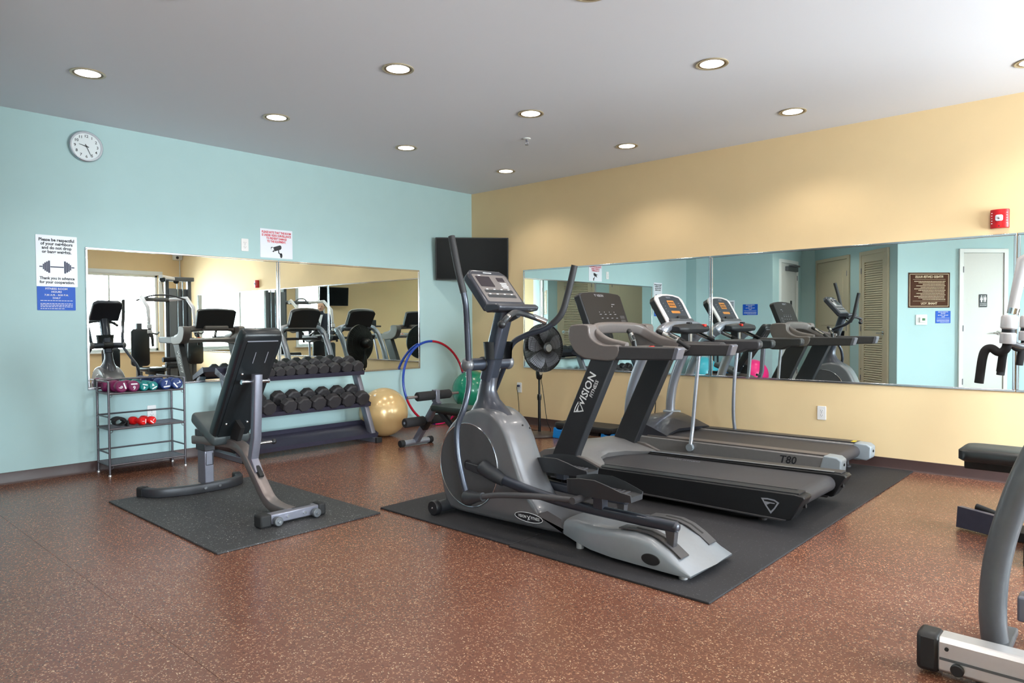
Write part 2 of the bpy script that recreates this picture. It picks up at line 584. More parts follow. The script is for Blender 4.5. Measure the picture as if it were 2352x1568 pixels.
# windows, the added fill one too: casing, sill, sash frame, meeting rail, panes
for _i, (y0, y1, z0, z1) in enumerate(WINDOWS):
    w = bpy.data.objects.new('window_%d' % (_i + 1), None)
    COL.objects.link(w)
    w.location = (XW, (y0 + y1) / 2, z0)
    w['kind'] = 'structure'
    cs = MB()
    t = 0.075
    for lo, hi in (((XW - 0.018, y0 - t, z1), (XW, y1 + t, z1 + t)), ((XW - 0.018, y0 - t, z0 - 0.02), (XW, y0, z1)), ((XW - 0.018, y1, z0 - 0.02), (XW, y1 + t, z1))):
        cs.box(lo, hi)
    cs.build('casing', 'white_trim', w, bevel=0.003)
    MB().box((XW - 0.06, y0 - t - 0.02, z0 - 0.03), (XW + 0.10, y1 + t + 0.02, z0)).build('sill', 'white_trim', w, bevel=0.006)
    fr = MB()
    for lo, hi in (((XW + 0.06, y0, z0), (XW + 0.11, y0 + 0.045, z1)), ((XW + 0.06, y1 - 0.045, z0), (XW + 0.11, y1, z1)),
                   ((XW + 0.06, y0, z0), (XW + 0.11, y1, z0 + 0.05)), ((XW + 0.06, y0, z1 - 0.045), (XW + 0.11, y1, z1))):
        fr.box(lo, hi)
    fr.build('sash_frame', 'white_trim', w, bevel=0.003)
    zm = (z0 + z1) / 2
    ym = (y0 + y1) / 2
    cells = [(y0 + 0.045, ym - 0.015), (ym + 0.015, y1 - 0.045)] if _i != 1 else [(y0 + 0.045, y1 - 0.045)]
    if _i != 1:
        MB().box((XW + 0.065, ym - 0.015, z0 + 0.05), (XW + 0.105, ym + 0.015, z1 - 0.045)).build('mullion', 'white_trim', w)
    for a, b in cells:
        MB().box((XW + 0.08, a, z0 + 0.05), (XW + 0.084, b, z1 - 0.045)).build('pane', 'window_glass', w, smooth=0)

# ------------------------------------------------------------------ doors seen in the mirrors
def local(o, u, v):
    o, u, v = Vector(o), Vector(u).normalized(), Vector(v).normalized()
    n = u.cross(v)
    return lambda a, b, c: o + u * a + v * b + n * c

def lbox(mb, P, a0, a1, b0, b1, c0, c1):
    vs = [P(a, b, c) for a in (a0, a1) for b in (b0, b1) for c in (c0, c1)]
    return mb.add(vs, [(0, 1, 3, 2), (4, 6, 7, 5), (0, 4, 5, 1), (2, 3, 7, 6), (0, 2, 6, 4), (1, 5, 7, 3)])

def make_door(n, o, u, width, height, leafmat, casemat, kind='flush', knob=1):
    """o: floor point at the left foot of the opening, u along the wall"""
    d = bpy.data.objects.new('door_%d' % n, None)
    COL.objects.link(d)
    d.location = o
    d['kind'] = 'structure'
    P = local(o, u, (0, 0, 1))
    c = MB()
    t = 0.06
    lbox(c, P, -t, 0, 0, height + t, 0, 0.03)
    lbox(c, P, width, width + t, 0, height + t, 0, 0.03)
    lbox(c, P, 0, width, height, height + t, 0, 0.03)
    c.build('casing', casemat, d, bevel=0.003)
    leaf = MB()
    if kind == 'louver':
        st = 0.085
        lbox(leaf, P, 0, st, 0.01, height, 0.002, 0.024)
        lbox(leaf, P, width - st, width, 0.01, height, 0.002, 0.024)
        mids = [(0.01, 0.16), (0.90, 1.02), (height - 0.12, height)]
        for a, b in mids:
            lbox(leaf, P, st, width - st, a, b, 0.002, 0.024)
        lbox(leaf, P, st, width - st, 0.1, height - 0.1, 0.001, 0.004)
        lf = leaf.build('leaf', leafmat, d, bevel=0.002)
        sl = None
        for z0, z1 in ((0.17, 0.89), (1.03, height - 0.13)):
            k = int((z1 - z0) / 0.035)
            for i in range(k):
                z = z0 + (i + 0.5) * (z1 - z0) / k
                if sl is None:
                    q = MB()
                    vs = [P(a, z + b, cc) for a in (st, width - st) for b, cc in ((-0.014, 0.022), (-0.010, 0.024), (0.014, 0.008), (0.010, 0.006))]
                    q.add(vs, [(0, 1, 2, 3), (7, 6, 5, 4), (0, 4, 5, 1), (1, 5, 6, 2), (2, 6, 7, 3), (3, 7, 4, 0)])
                    sl = q.build('slat', leafmat, lf, smooth=0)
                    zb = z
                else:
                    s = sl.copy()
                    COL.objects.link(s)
                    s.parent = lf
                    s.location = (0, 0, z - zb)
    else:
        lbox(leaf, P, 0.004, width - 0.004, 0.012, height - 0.004, 0.002, 0.018)
        lf = leaf.build('leaf', leafmat, d, bevel=0.002)
        if kind == 'panel':
            for a0, a1, b0, b1 in ((0.14, width - 0.14, 1.10, height - 0.18), (0.14, width - 0.14, 0.22, 0.92)):
                q = MB()
                lbox(q, P, a0, a1, b0, b1, 0.012, 0.026)
                q.build('raised_panel', leafmat, lf, bevel=0.012)
        if kind == 'lite':
            q = MB()
            lbox(q, P, width * 0.30, width * 0.42, 0.75, 1.55, 0.016, 0.020)
            q.build('vision_lite', 'lcd_dark', lf)
            q = MB()
            lbox(q, P, 0.05, width * 0.75, height - 0.14, height - 0.06, 0.018, 0.07)
            lbox(q, P, 0.10, 0.40, height - 0.06, height - 0.03, 0.03, 0.12)
            q.build('door_closer', 'gym_grey', d, bevel=0.006)
    kx = width - 0.07 if knob > 0 else 0.07
    q = MB()
    q.cyl(P(kx, 0.98, 0.018), P(kx, 0.98, 0.028), 0.032)
    q.cyl(P(kx, 0.98, 0.028), P(kx, 0.98, 0.06), 0.012)
    q.tube([P(kx, 0.98, 0.06), P(kx - knob * 0.11, 0.98, 0.06)], 0.010)
    q.build('lever_handle', 'handle_chrome', lf)
    for hz in (0.25, 1.05, height - 0.25):
        q = MB()
        hx = 0.0 if knob > 0 else width
        q.cyl(P(hx, hz - 0.045, 0.03), P(hx, hz + 0.045, 0.03), 0.007, n=8)
        q.build('hinge', 'steel_frame', d)
    return d

def on_restroom(s, z=0.0):
    """point on the angled restroom wall, s metres from its outside corner"""
    return Vector((PC[0] + S2 * s, PC[1] - S2 * s, z))
UR = Vector((-S2, S2, 0))       # reading direction on that wall
UC = Vector((-S2, -S2, 0))      # along the closet wall, away from the corner (its normal is -x +y)
make_door(1, on_restroom(1.632), UR, 0.635, 2.18, 'door_white', 'white_trim', 'flush', knob=-1)
def on_closet(s):
    return Vector((PC[0] - S2 * s, PC[1] - S2 * s, 0))
make_door(2, on_closet(0.262), UC, 0.68, 2.23, 'door_tan', 'door_tan', 'louver', knob=-1)
make_door(3, on_closet(1.385), UC, 1.04, 2.23, 'door_tan', 'door_tan', 'panel', knob=1)
make_door(4, (1.32, -7.10, 0), (0, 1, 0), 0.74, 2.22, 'door_white', 'white_trim', 'lite')

# ------------------------------------------------------------------ mirrors
def make_mirror(o, u, w, h, label, group):
    m = thing('wall_mirror', label, 'mirror', o, group)
    P = local(o, u, (0, 0, 1))
    q = MB()
    lbox(q, P, 0.004, w - 0.004, 0.004, h - 0.004, 0.001, 0.006)
    q.build('glass', 'mirror_silver', m, smooth=0)
    t = 0.017
    for a0, a1, b0, b1 in ((0, w, 0, t), (0, w, h - t, h), (0, t, t, h - t), (w - t, w, t, h - t)):
        q = MB()
        lbox(q, P, a0, a1, b0, b1, 0.0005, 0.012)
        q.build('frame_strip', 'chrome', m, bevel=0.003)
    return m
ZB, ZT = 0.650, 1.768
make_mirror((0, -4.222, ZB), (0, 1, 0), 1.632, ZT - ZB, 'chrome framed wall mirror on teal wall behind the wire shelf', 'wall mirrors')
make_mirror((0, -2.586, ZB), (0, 1, 0), 1.742, ZT - ZB, 'chrome framed wall mirror on teal wall above the dumbbell rack', 'wall mirrors')
make_mirror((0.846, 0, ZB), (1, 0, 0), 2.305, ZT - ZB, 'chrome framed wall mirror on yellow wall behind fan and treadmills', 'wall mirrors')
make_mirror((3.155, 0, ZB), (1, 0, 0), 2.300, ZT - ZB, 'chrome framed wall mirror on yellow wall under the red fire strobe', 'wall mirrors')
make_mirror((5.459, 0, ZB), (1, 0, 0), 2.300, ZT - ZB, 'chrome framed wall mirror cut off by the right edge of the photo', 'wall mirrors')

# ------------------------------------------------------------------ recessed ceiling lights
LX = [1.19, 2.67, 4.14, 5.60, 7.08]
LY = [-0.662, -1.982, -3.245, -4.53]
LIGHT_LABEL = {
    (0, 0): 'recessed ceiling light nearest the room corner above the television',
    (1, 0): 'recessed ceiling light along yellow wall, second from the corner',
    (2, 0): 'recessed ceiling light along yellow wall, third from the corner',
    (3, 0): 'recessed ceiling light at right edge of photo beside the yellow wall',
    (0, 1): 'recessed ceiling light along teal wall, second from the corner',
    (1, 1): 'recessed ceiling light just left of the ceiling sprinkler',
    (2, 1): 'largest recessed ceiling light at upper right, over the treadmills',
    (0, 2): 'recessed ceiling light along teal wall, third from the corner',
    (1, 2): 'large recessed ceiling light at top centre of the ceiling',
    (2, 2): 'recessed ceiling light cut off by the top edge of the photo',
    (0, 3): 'recessed ceiling light at upper left above the wall clock',
}
lamp_proto = None
lamp_data = bpy.data.lights.new('downlight', 'SPOT')
lamp_data.energy = LAMP_W
lamp_data.spot_size = math.radians(132)
lamp_data.spot_blend = 0.6
lamp_data.shadow_soft_size = 0.07
lamp_data.color = (1.0, 0.93, 0.82)
spots = [(x, y, LIGHT_LABEL.get((i, j), 'recessed ceiling light outside the photo, %s row from yellow wall, %s column from teal wall' % (('first', 'second', 'third', 'fourth')[j], ('first', 'second', 'third', 'fourth', 'fifth')[i])))
         for i, x in enumerate(LX) for j, y in ((0, LY[0]), (1, LY[1]), (2, LY[2]), (3, LY[3] if i == 0 else LY[3] - 0.12))]  # unseen lamps continue the grid, put in for their light
spots += [(1.95, -5.85, 'added unseen fill downlight, over the entry by the louvered door'),  # three more lamps off the grid, added for fill
          (5.00, -5.85, 'added unseen fill downlight, in front of the restroom door'),
          (7.08, -5.85, 'added unseen fill downlight, behind the camera near the window wall')]
for x, y, lab in spots:
    if lamp_proto is None:
        lamp_proto = t = thing('ceiling_light', lab, 'ceiling light', (x, y, H), 'recessed ceiling lights')
        MB().lathe([(0.097, 0.0), (0.100, -0.004), (0.097, -0.007), (0.086, -0.006), (0.083, -0.002), (0.083, 0.0)], (x, y, H), n=36).build('trim_ring', 'lamp_trim', t)
        MB().lathe([(0.084, -0.001), (0.084, -0.0055), (0.072, -0.004), (0.072, -0.001)], (x, y, H), n=36).build('baffle', 'lamp_baffle', t)
        MB().lathe([(0.0, -0.0035), (0.071, -0.0035), (0.071, -0.001), (0.0, -0.001)], (x, y, H), n=36).build('lens', 'lens_glow', t)
    else:
        t = copy_tree(lamp_proto)
        t.location = (x, y, H)
        t['label'] = lab
    lo = bpy.data.objects.new('downlight', lamp_data)
    COL.objects.link(lo)
    lo.location = (x, y, H - 0.03)

s = thing('sprinkler', 'small white ceiling sprinkler head between the recessed lights', 'sprinkler', (2.182, -1.468, H))
MB().lathe([(0.0, 0), (0.034, 0), (0.032, -0.006), (0.016, -0.010), (0.0, -0.010)], (2.182, -1.468, H)).build('escutcheon', 'white_trim', s)
q = MB().cyl((2.182, -1.468, H - 0.008), (2.182, -1.468, H - 0.03), 0.009)
for sg in (-1, 1):
    q.tube(catmull([(2.182, -1.468 + sg * 0.008, H - 0.028), (2.182, -1.468 + sg * 0.016, H - 0.042), (2.182, -1.468, H - 0.055)], 4), 0.003, 6)
q.lathe([(0, 0), (0.016, 0), (0.016, -0.002), (0, -0.002)], (2.182, -1.468, H - 0.055))
q.build('head', 'steel_frame', s)

# ================================================================== things on the walls
XA, YA, ZA = Vector((1, 0, 0)), Vector((0, 1, 0)), Vector((0, 0, 1))

def board(mb, P, w, h, t, r=0.004):
    """thin rounded board, lower left corner at P(0, 0)"""
    o = P(w / 2, h / 2, 0.0005)
    u, v = (P(1, 0, 0) - P(0, 0, 0)), (P(0, 1, 0) - P(0, 0, 0))
    return mb.prism(rrect(w, h, r, 3), o, u, v, u.cross(v) * t)

def dashes(mb, P, a0, a1, b, h, c, seed):
    """a line of small print too far away to read"""
    rnd = random.Random(seed)
    x = a0
    while x < a1:
        w = rnd.uniform(0.008, 0.022)
        e = min(x + w, a1)
        vs = [P(x, b, c), P(e, b, c), P(e, b + h, c), P(x, b + h, c)]
        mb.add(vs, [(0, 1, 2, 3)])
        x = e + 0.004

# clock
cc = Vector((0, -4.203, 2.546))
ck = thing('wall_clock', 'round silver rimmed wall clock with white face on teal wall', 'clock', cc)
MB().lathe([(0.0, 0.001), (0.112, 0.001), (0.119, 0.012), (0.119, 0.026), (0.112, 0.034), (0.103, 0.034), (0.099, 0.022), (0.0, 0.022)], cc, (1, 0, 0), n=48).build('rim', 'clock_rim', ck)
MB().lathe([(0.0, 0.0215), (0.0995, 0.0215), (0.0995, 0.0235), (0.0, 0.0235)], cc, (1, 0, 0), n=48).build('dial', 'clock_face', ck)
q = MB()
for hnum in range(1, 13):
    a = math.radians(90 - hnum * 30)
    q.text(str(hnum), cc + YA * (0.078 * math.cos(a)) + ZA * (0.078 * math.sin(a)) + XA * 0.0237, YA, ZA, 0.030, bold=0.0004)
q.build('numerals', 'print_black', ck, smooth=0)
def hand(ang, L, w, name, x0):
    a = math.radians(90 - ang)
    d = YA * math.cos(a) + ZA * math.sin(a)
    n = XA.cross(d)
    o = cc + XA * x0
    MB().prism([(-0.018, -w), (L, -w * 0.5), (L, w * 0.5), (-0.018, w)], o, d, n, XA * 0.001).build(name, 'print_black', ck, smooth=0)
hand(284, 0.052, 0.0034, 'hour_hand', 0.0262)
hand(156, 0.080, 0.0026, 'minute_hand', 0.0276)
MB().cyl(cc + XA * 0.0235, cc + XA * 0.031, 0.006).build('hand_pin', 'print_black', ck)

# sign: be respectful of your neighbors
def dumbbell_print(mb, P, cx, cy, s):
    for sg in (-1, 1):
        for k, (x, hh, w) in enumerate(((0.36, 0.36, 0.10), (0.47, 0.30, 0.09), (0.57, 0.24, 0.08), (0.66, 0.16, 0.07))):
            a0, a1 = cx + sg * s * x, cx + sg * s * (x + w)
            a0, a1 = min(a0, a1), max(a0, a1)
            mb.add([P(a0, cy - hh * s, 0.0052), P(a1, cy - hh * s, 0.0052), P(a1, cy + hh * s, 0.0052), P(a0, cy + hh * s, 0.0052)], [(0, 1, 2, 3)])
    for a0, a1 in ((-0.9, -0.74), (0.74, 0.9), (-0.35, 0.35)):
        mb.add([P(cx + a0 * s, cy - 0.035 * s, 0.0052), P(cx + a1 * s, cy - 0.035 * s, 0.0052), P(cx + a1 * s, cy + 0.035 * s, 0.0052), P(cx + a0 * s, cy + 0.035 * s, 0.0052)], [(0, 1, 2, 3)])

o = Vector((0, -4.548, 1.452))
w, h = 0.272, 0.386
sg = thing('notice_sign', 'white notice sign with printed dumbbell asking to respect neighbors', 'sign', o, 'signs on the teal wall')
P = local(o, YA, ZA)
board(MB(), P, w, h, 0.004).build('board', 'sign_white', sg)
q = MB()
for i, s_ in enumerate(('Please be respectful', 'of your neighbors', 'and do not drop', 'or bang weights.')):
    q.text(s_, P(w / 2, h - 0.035 - i * 0.030, 0.0045), YA, ZA, 0.0315, bold=0.0011, squeeze=0.93)
for i, s_ in enumerate(('Thank you in advance', 'for your cooperation.')):
    q.text(s_, P(w / 2, 0.062 - i * 0.030, 0.0045), YA, ZA, 0.0290, bold=0.0010, squeeze=0.90)
q.build('lettering', 'print_black', sg, smooth=0)
q = MB()
dumbbell_print(q, P, w / 2, 0.148, 0.128)
q.build('dumbbell_print', 'print_navy', sg, smooth=0)

def hours_sign(o, u, w, h, label, light=True):
    sg = thing('hours_sign', label, 'sign', o)
    P = local(o, u, ZA)
    board(MB(), P, w, h, 0.003).build('board', 'sign_blue', sg)
    q = MB()
    for s_, b, sz in (('FITNESS ROOM', 0.91, 0.115), ('HOURS', 0.78, 0.11), ('7:30 A.M. - 8:30 P.M.', 0.645, 0.10), ('DAILY', 0.52, 0.10)):
        q.text(s_, P(w / 2, h * b, 0.0035), u, ZA, sz * h, bold=0.0003, squeeze=1.05)
    for k, b in enumerate((0.40, 0.27, 0.205, 0.14, 0.06)):
        dashes(q, P, w * 0.08, w * (0.92 if k not in (4,) else 0.7), h * b, h * 0.022, 0.0045, k)
    q.build('lettering', 'print_white', sg, smooth=0)
hours_sign((0, -4.545, 1.272), YA, 0.252, 0.178, 'blue fitness room hours sign directly under the white neighbors notice')

# sign: video surveillance
o = Vector((0, -2.766, 1.787))
w, h = 0.332, 0.272
sg = thing('notice_sign', 'white surveillance notice with red text and camera drawing above the mirror', 'sign', o, 'signs on the teal wall')
P = local(o, YA, ZA)
board(MB(), P, w, h, 0.004).build('board', 'sign_white', sg)
q = MB()
for i, s_ in enumerate(('PLEASE NOTE THAT THIS ROOM', 'IS UNDER VIDEO SURVEILLANCE', 'TO PREVENT DAMAGE', 'TO THE EQUIPMENT.')):
    q.text(s_, P(w / 2, h - 0.032 - i * 0.0285, 0.0045), YA, ZA, 0.0285, bold=0.0011, squeeze=0.72)
q.build('lettering', 'print_red', sg, smooth=0)
q = MB()
c5 = 0.0052
def pq(pts):
    q.add([P(w * 0.5 + a, 0.068 + b, c5) for a, b in pts], [tuple(range(len(pts)))])
pq([(-0.036, 0.034), (0.034, 0.058), (0.048, 0.050), (0.050, 0.030), (0.040, 0.016), (-0.022, -0.004)])
pq([(-0.060, 0.030), (-0.050, 0.038), (-0.038, 0.034), (-0.024, -0.004), (-0.032, -0.012), (-0.046, -0.006), (-0.058, 0.012)])
pq([(0.014, 0.008), (0.024, 0.011), (0.026, -0.012), (0.050, -0.030), (0.044, -0.040), (0.016, -0.018)])
pq([(0.046 + 0.013 * math.cos(t * 0.5236), -0.040 + 0.024 * math.sin(t * 0.5236)) for t in range(12)])
q.build('camera_print', 'print_black', sg, smooth=0)
q = MB()
c5 = 0.0056
pq([(-0.044 + 0.012 * math.cos(t * 0.5236), 0.014 + 0.017 * math.sin(t * 0.5236)) for t in range(12)])
lens = q.build('camera_lens_print', 'sign_white', sg, smooth=0)

# outlets
def outlet(o, u, label, plug=False):
    t = thing('wall_outlet', label, 'outlet', o, 'wall outlets')
    P = local(o, u, ZA)
    u_ = Vector(u)
    n = u_.cross(ZA)
    MB().prism(rrect(0.070, 0.115, 0.006, 3), P(0, 0, 0.0005), u_, ZA, n * 0.006).build('cover_plate', 'outlet_white', t, bevel=0.002)
    for dz in (-0.0195, 0.0195):
        r_ = MB().prism(rrect(0.033, 0.028, 0.012, 4), P(0, dz, 0.006), u_, ZA, n * 0.0016).build('receptacle', 'outlet_white', t)
        q = MB()
        for a0, a1, b0, b1 in ((-0.009, -0.0065, -0.002, 0.007), (0.0065, 0.009, -0.002, 0.006), (-0.0025, 0.0025, -0.010, -0.0055)):
            lbox(q, P, a0, a1, dz + b0, dz + b1, 0.0074, 0.0082)
        q.build('slots', 'outlet_slot', r_, smooth=0)
    MB().cyl(P(0, 0, 0.006), P(0, 0, 0.0078), 0.003, n=10).build('screw', 'steel_frame', t)
    return t
outlet((0, -2.916, 1.889), YA, 'white outlet high on teal wall beside the surveillance notice')
outlet((0, -3.751, 0.430), YA, 'white outlet low on teal wall behind the wire shelf')
outlet((4.145, 0, 0.396), XA, 'white outlet low on yellow wall beyond the treadmill belts')
outlet((0.775, 0, 0.416), XA, 'white outlet low on yellow wall with the fan cord plugged in')
outlet((2.58, 0, 0.50), XA, 'white outlet on yellow wall behind the treadmill uprights')

# fire strobe
o = Vector((5.356, 0, 1.874))
st = thing('fire_strobe', 'red fire alarm strobe above the mirror on yellow wall', 'alarm', o)
P = local(o, XA, ZA)
q = MB()
rings = []
for b in (-0.066, 0.066):
    rings.append([P(a, b, c) for a, c in ((-0.056, 0.001), (-0.056, 0.028), (-0.040, 0.042), (-0.015, 0.050), (0.015, 0.050), (0.040, 0.042), (0.056, 0.028), (0.056, 0.001))])
q.loft(rings).build('housing', 'fire_red', st, bevel=0.004)
MB().prism(rrect(0.046, 0.044, 0.012, 4), P(0.0, 0.004, 0.047), XA, ZA, -YA * 0.012).build('strobe_lens', 'strobe_lens', st, bevel=0.004)
MB().sphere(P(0, 0.004, 0.060), 0.010, 12).build('flash_bulb', 'chrome', st)
for sgn in (-1, 1):
    q = MB()
    for k in range(5):
        lbox(q, P, sgn * 0.044 - 0.003, sgn * 0.044 + 0.003, -0.035 + k * 0.018, -0.030 + k * 0.018, 0.036, 0.0435)
    q.build('fire_lettering', 'print_white', st, smooth=0)
MB().cyl(P(0.0, -0.052, 0.046), P(0.0, -0.052, 0.052), 0.004, n=10).build('set_screw', 'print_black', st)

# televisions
def tv(center, nrm, w, h, label, tilt=0.0, arm_to=None):
    c = Vector(center)
    n = Vector(nrm).normalized()
    u = ZA.cross(n).normalized()          # to the viewer's right
    n = (n * math.cos(tilt) - ZA * math.sin(tilt)).normalized()
    v = n.cross(u)
    t = thing('television', label, 'television', c)
    P = lambda a, b, cc: c + u * a + v * b + n * cc
    MB().prism(rrect(w, h, 0.008, 3), P(0, 0, -0.020), u, v, n * 0.030).build('cabinet', 'tv_body', t, bevel=0.004)
    MB().prism(rrect(w - 0.024, h - 0.024, 0.003, 2), P(0, 0.002, 0.0098), u, v, n * 0.0012).build('screen', 'tv_screen', t)
    MB().prism(rrect(w * 0.62, h * 0.66, 0.02, 3), P(0, -0.01, -0.050), u, v, n * 0.032).build('rear_housing', 'tv_body', t, bevel=0.008)
    if arm_to is not None:
        MB().tube([P(0, 0, -0.045), Vector(arm_to)], 0.022, 8).build('wall_bracket', 'tv_body', t)
    return t
tv((0.345, -0.335, 1.907), (0.735, -0.68, 0), 0.845, 0.490, 'black flat television angled across the room corner', tilt=0.10, arm_to=(0.02, -0.03, 1.90))
tv((8.44, -3.585, 1.845), (-0.97, 0.10, 0), 0.76, 0.45, 'black flat television on the window wall, seen only in the mirror', tilt=0.08, arm_to=(8.575, -3.60, 1.85))

# angled restroom wall
o = on_restroom(0.803, 1.362)
w, h = 0.640, 0.525
sg = thing('rules_sign', 'large brown fitness center rules sign reflected in the right mirror', 'sign', o)
P = local(o, UR, ZA)
board(MB(), P, w, h, 0.006).build('board', 'sign_brown', sg)
q = MB()
for a0, a1, b0, b1 in ((0.02, w - 0.02, 0.020, 0.027), (0.02, w - 0.02, h - 0.027, h - 0.020), (0.02, 0.027, 0.02, h - 0.02), (w - 0.027, w - 0.02, 0.02, h - 0.02),
                       (0.07, w - 0.07, h - 0.103, h - 0.100), (0.07, w - 0.07, 0.098, 0.101)):
    lbox(q, P, a0, a1, b0, b1, 0.006, 0.0072)
q.build('border', 'cream_print', sg, smooth=0)
q = MB()
q.text('FITNESS CENTER RULES', P(w / 2, h - 0.065, 0.0065), UR, ZA, 0.050, bold=0.0010, squeeze=0.82)
q.text('THANK YOU', P(w / 2, 0.062, 0.0065), UR, ZA, 0.048, bold=0.0010, squeeze=0.9)
for k in range(13):
    dashes(q, P, 0.085 if k % 3 else 0.07, w - (0.09 + 0.16 * ((k * 7) % 5) / 5), h - 0.135 - k * 0.0225, 0.009, 0.0075, 40 + k)
q.build('lettering', 'cream_print', sg, smooth=0)
hours_sign(on_restroom(0.819, 1.130), UR, 0.231, 0.183, 'small blue hours sign below the brown rules sign, reflected in mirror')
o = on_restroom(0.455, 1.105)
tm = thing('thermostat', 'white thermostat in clear cover below brown sign, reflected in mirror', 'thermostat', o)
P = local(o, UR, ZA)
q = MB(); lbox(q, P, 0, 0.175, 0, 0.155, 0.0005, 0.012); q.build('back_cover', 'white_trim', tm, bevel=0.004)
q = MB(); lbox(q, P, 0.03, 0.125, 0.035, 0.115, 0.012, 0.032); q.build('body', 'outlet_white', tm, bevel=0.005)
q = MB(); lbox(q, P, 0.045, 0.090, 0.065, 0.100, 0.032, 0.0335); q.build('display', 'leaf_green', tm)
o = on_restroom(1.370, 1.365)
wc = thing('restroom_sign', 'dark restroom sign with two white figures on the door in the mirror', 'sign', o + (UR.cross(ZA)) * 0.019)
P = local(wc.location, UR, ZA)
board(MB(), P, 0.124, 0.195, 0.004, r=0.010).build('board', 'sign_black', wc)
q = MB()
for cx, skirt in ((0.034, 0), (0.090, 1)):
    q.add([P(cx + 0.009 * math.cos(t * 0.628), 0.168 + 0.009 * math.sin(t * 0.628), 0.006) for t in range(10)], [tuple(range(10))])
    body = [(-0.017, 0.152), (0.017, 0.152), (0.020, 0.115), (0.013, 0.112), (0.010, 0.075), (0.003, 0.075), (0.0, 0.105), (-0.003, 0.075), (-0.010, 0.075), (-0.013, 0.112), (-0.020, 0.115)]
    if skirt:
        body = [(-0.012, 0.152), (0.012, 0.152), (0.021, 0.108), (0.009, 0.105), (0.009, 0.075), (-0.009, 0.075), (-0.009, 0.105), (-0.021, 0.108)]
    q.add([P(cx + a, b, 0.006) for a, b in body], [tuple(range(len(body)))])
lbox(q, P, 0.060, 0.064, 0.075, 0.178, 0.0045, 0.006)
q.text('RESTROOM', P(0.062, 0.030, 0.005), UR, ZA, 0.020, bold=0.0004, squeeze=0.95)
lbox(q, P, 0.012, 0.112, 0.052, 0.056, 0.0045, 0.006)
q.build('pictograms', 'print_white', wc, smooth=0)
# signs on the entry face
o = Vector((0.46, -6.03, 1.28))
sg = thing('notice_sign', 'white notice sheet beside blue sign behind treadmill console in mirror', 'sign', o)
P = local(o, -XA, ZA)
P = local(o + XA * 0.167, -XA, ZA)
board(MB(), P, 0.167, 0.28, 0.003).build('board', 'sign_white', sg)
q = MB()
for i, s_ in enumerate(('Please keep', 'this area', 'clean and', 'wipe down')):
    dashes(q, P, 0.02, 0.147 - 0.02 * (i % 2), 0.235 - i * 0.028, 0.014, 0.0045, 70 + i)
dashes(q, P, 0.05, 0.11, 0.09, 0.02, 0.0045, 80)
q.build('lettering', 'print_black', sg, smooth=0)
hours_sign((1.055, -6.03, 1.290), -XA, 0.273, 0.192, 'blue hours sign on far teal wall, reflected left of treadmill console')

# security camera and conduit in the far corner (seen in the left mirror)
o = Vector((8.50, -0.09, 2.53))
sc_ = thing('security_camera', 'white dome security camera in the far corner, reflected in left mirror', 'camera', o)
MB().box((8.43, -0.16, 2.49), (8.575, -0.002, 2.60)).build('housing', 'white_trim', sc_, bevel=0.02)
MB().sphere((8.435, -0.11, 2.535), 0.030, 16).build('dome_lens', 'lcd_dark', sc_)
MB().tube([(8.565, -0.012, 2.50), (8.565, -0.012, 0.09)], 0.010, 8).build('conduit', 'white_trim', sc_)

# ================================================================== floor mats
MZ = 0.010
def floor_mat(x0, x1, y0, y1, material, label):
    o = MB().prism(rrect(x1 - x0, y1 - y0, 0.004, 2), ((x0 + x1) / 2, (y0 + y1) / 2, 0.0005), XA, YA, ZA * (MZ - 0.0005)).build('floor_mat', material, bevel=0.002, origin=((x0 + x1) / 2, (y0 + y1) / 2, 0))
    return tag(o, label, 'mat')
floor_mat(2.612, 3.715, -3.372, -0.03, 'mat_rubber', 'long black rubber mat under the front halves of elliptical and treadmills')
floor_mat(3.720, 4.830, -3.392, -0.03, 'mat_rubber', 'long black rubber mat under the treadmill rear ends and elliptical tail')
floor_mat(1.150, 2.710, -4.448, -3.440, 'fleck_mat_rubber', 'grey flecked black rubber mat under the weight bench')

def capsule_prof(w, h, r, n=4):
    return rrect(w, h, r, n)

def shield(mb, o, u, v, s, lift):
    """three sided badge outline with a slanted bar"""
    o, u, v = Vector(o), Vector(u).normalized(), Vector(v).normalized()
    nn = u.cross(v) * lift
    def poly(outer, inner):
        n = len(outer)
        vs = [o + u * a * s + v * b * s + nn for a, b in outer] + [o + u * a * s + v * b * s + nn for a, b in inner]
        mb.add(vs, [(i, (i + 1) % n, n + (i + 1) % n, n + i) for i in range(n)])
    poly([(-1, 0.72), (-0.3, 0.80), (0.5, 0.74), (1, 0.48), (0.55, -0.25), (0.08, -0.85), (-0.45, -0.15)],
         [(-0.72, 0.58), (-0.25, 0.64), (0.42, 0.59), (0.76, 0.42), (0.42, -0.18), (0.08, -0.55), (-0.26, -0.12)])
    vs = [o + u * a * s + v * b * s + nn for a, b in ((-0.62, 0.42), (0.52, 0.38), (0.52, 0.28), (0.0, 0.26), (-0.38, 0.05))]
    mb.add(vs, [(0, 1, 2, 3, 4)])

# ================================================================== elliptical trainer
EY = -3.05
el = thing('elliptical_trainer', 'grey elliptical trainer with tall curved handles in the foreground', 'elliptical', (3.75, EY, MZ))
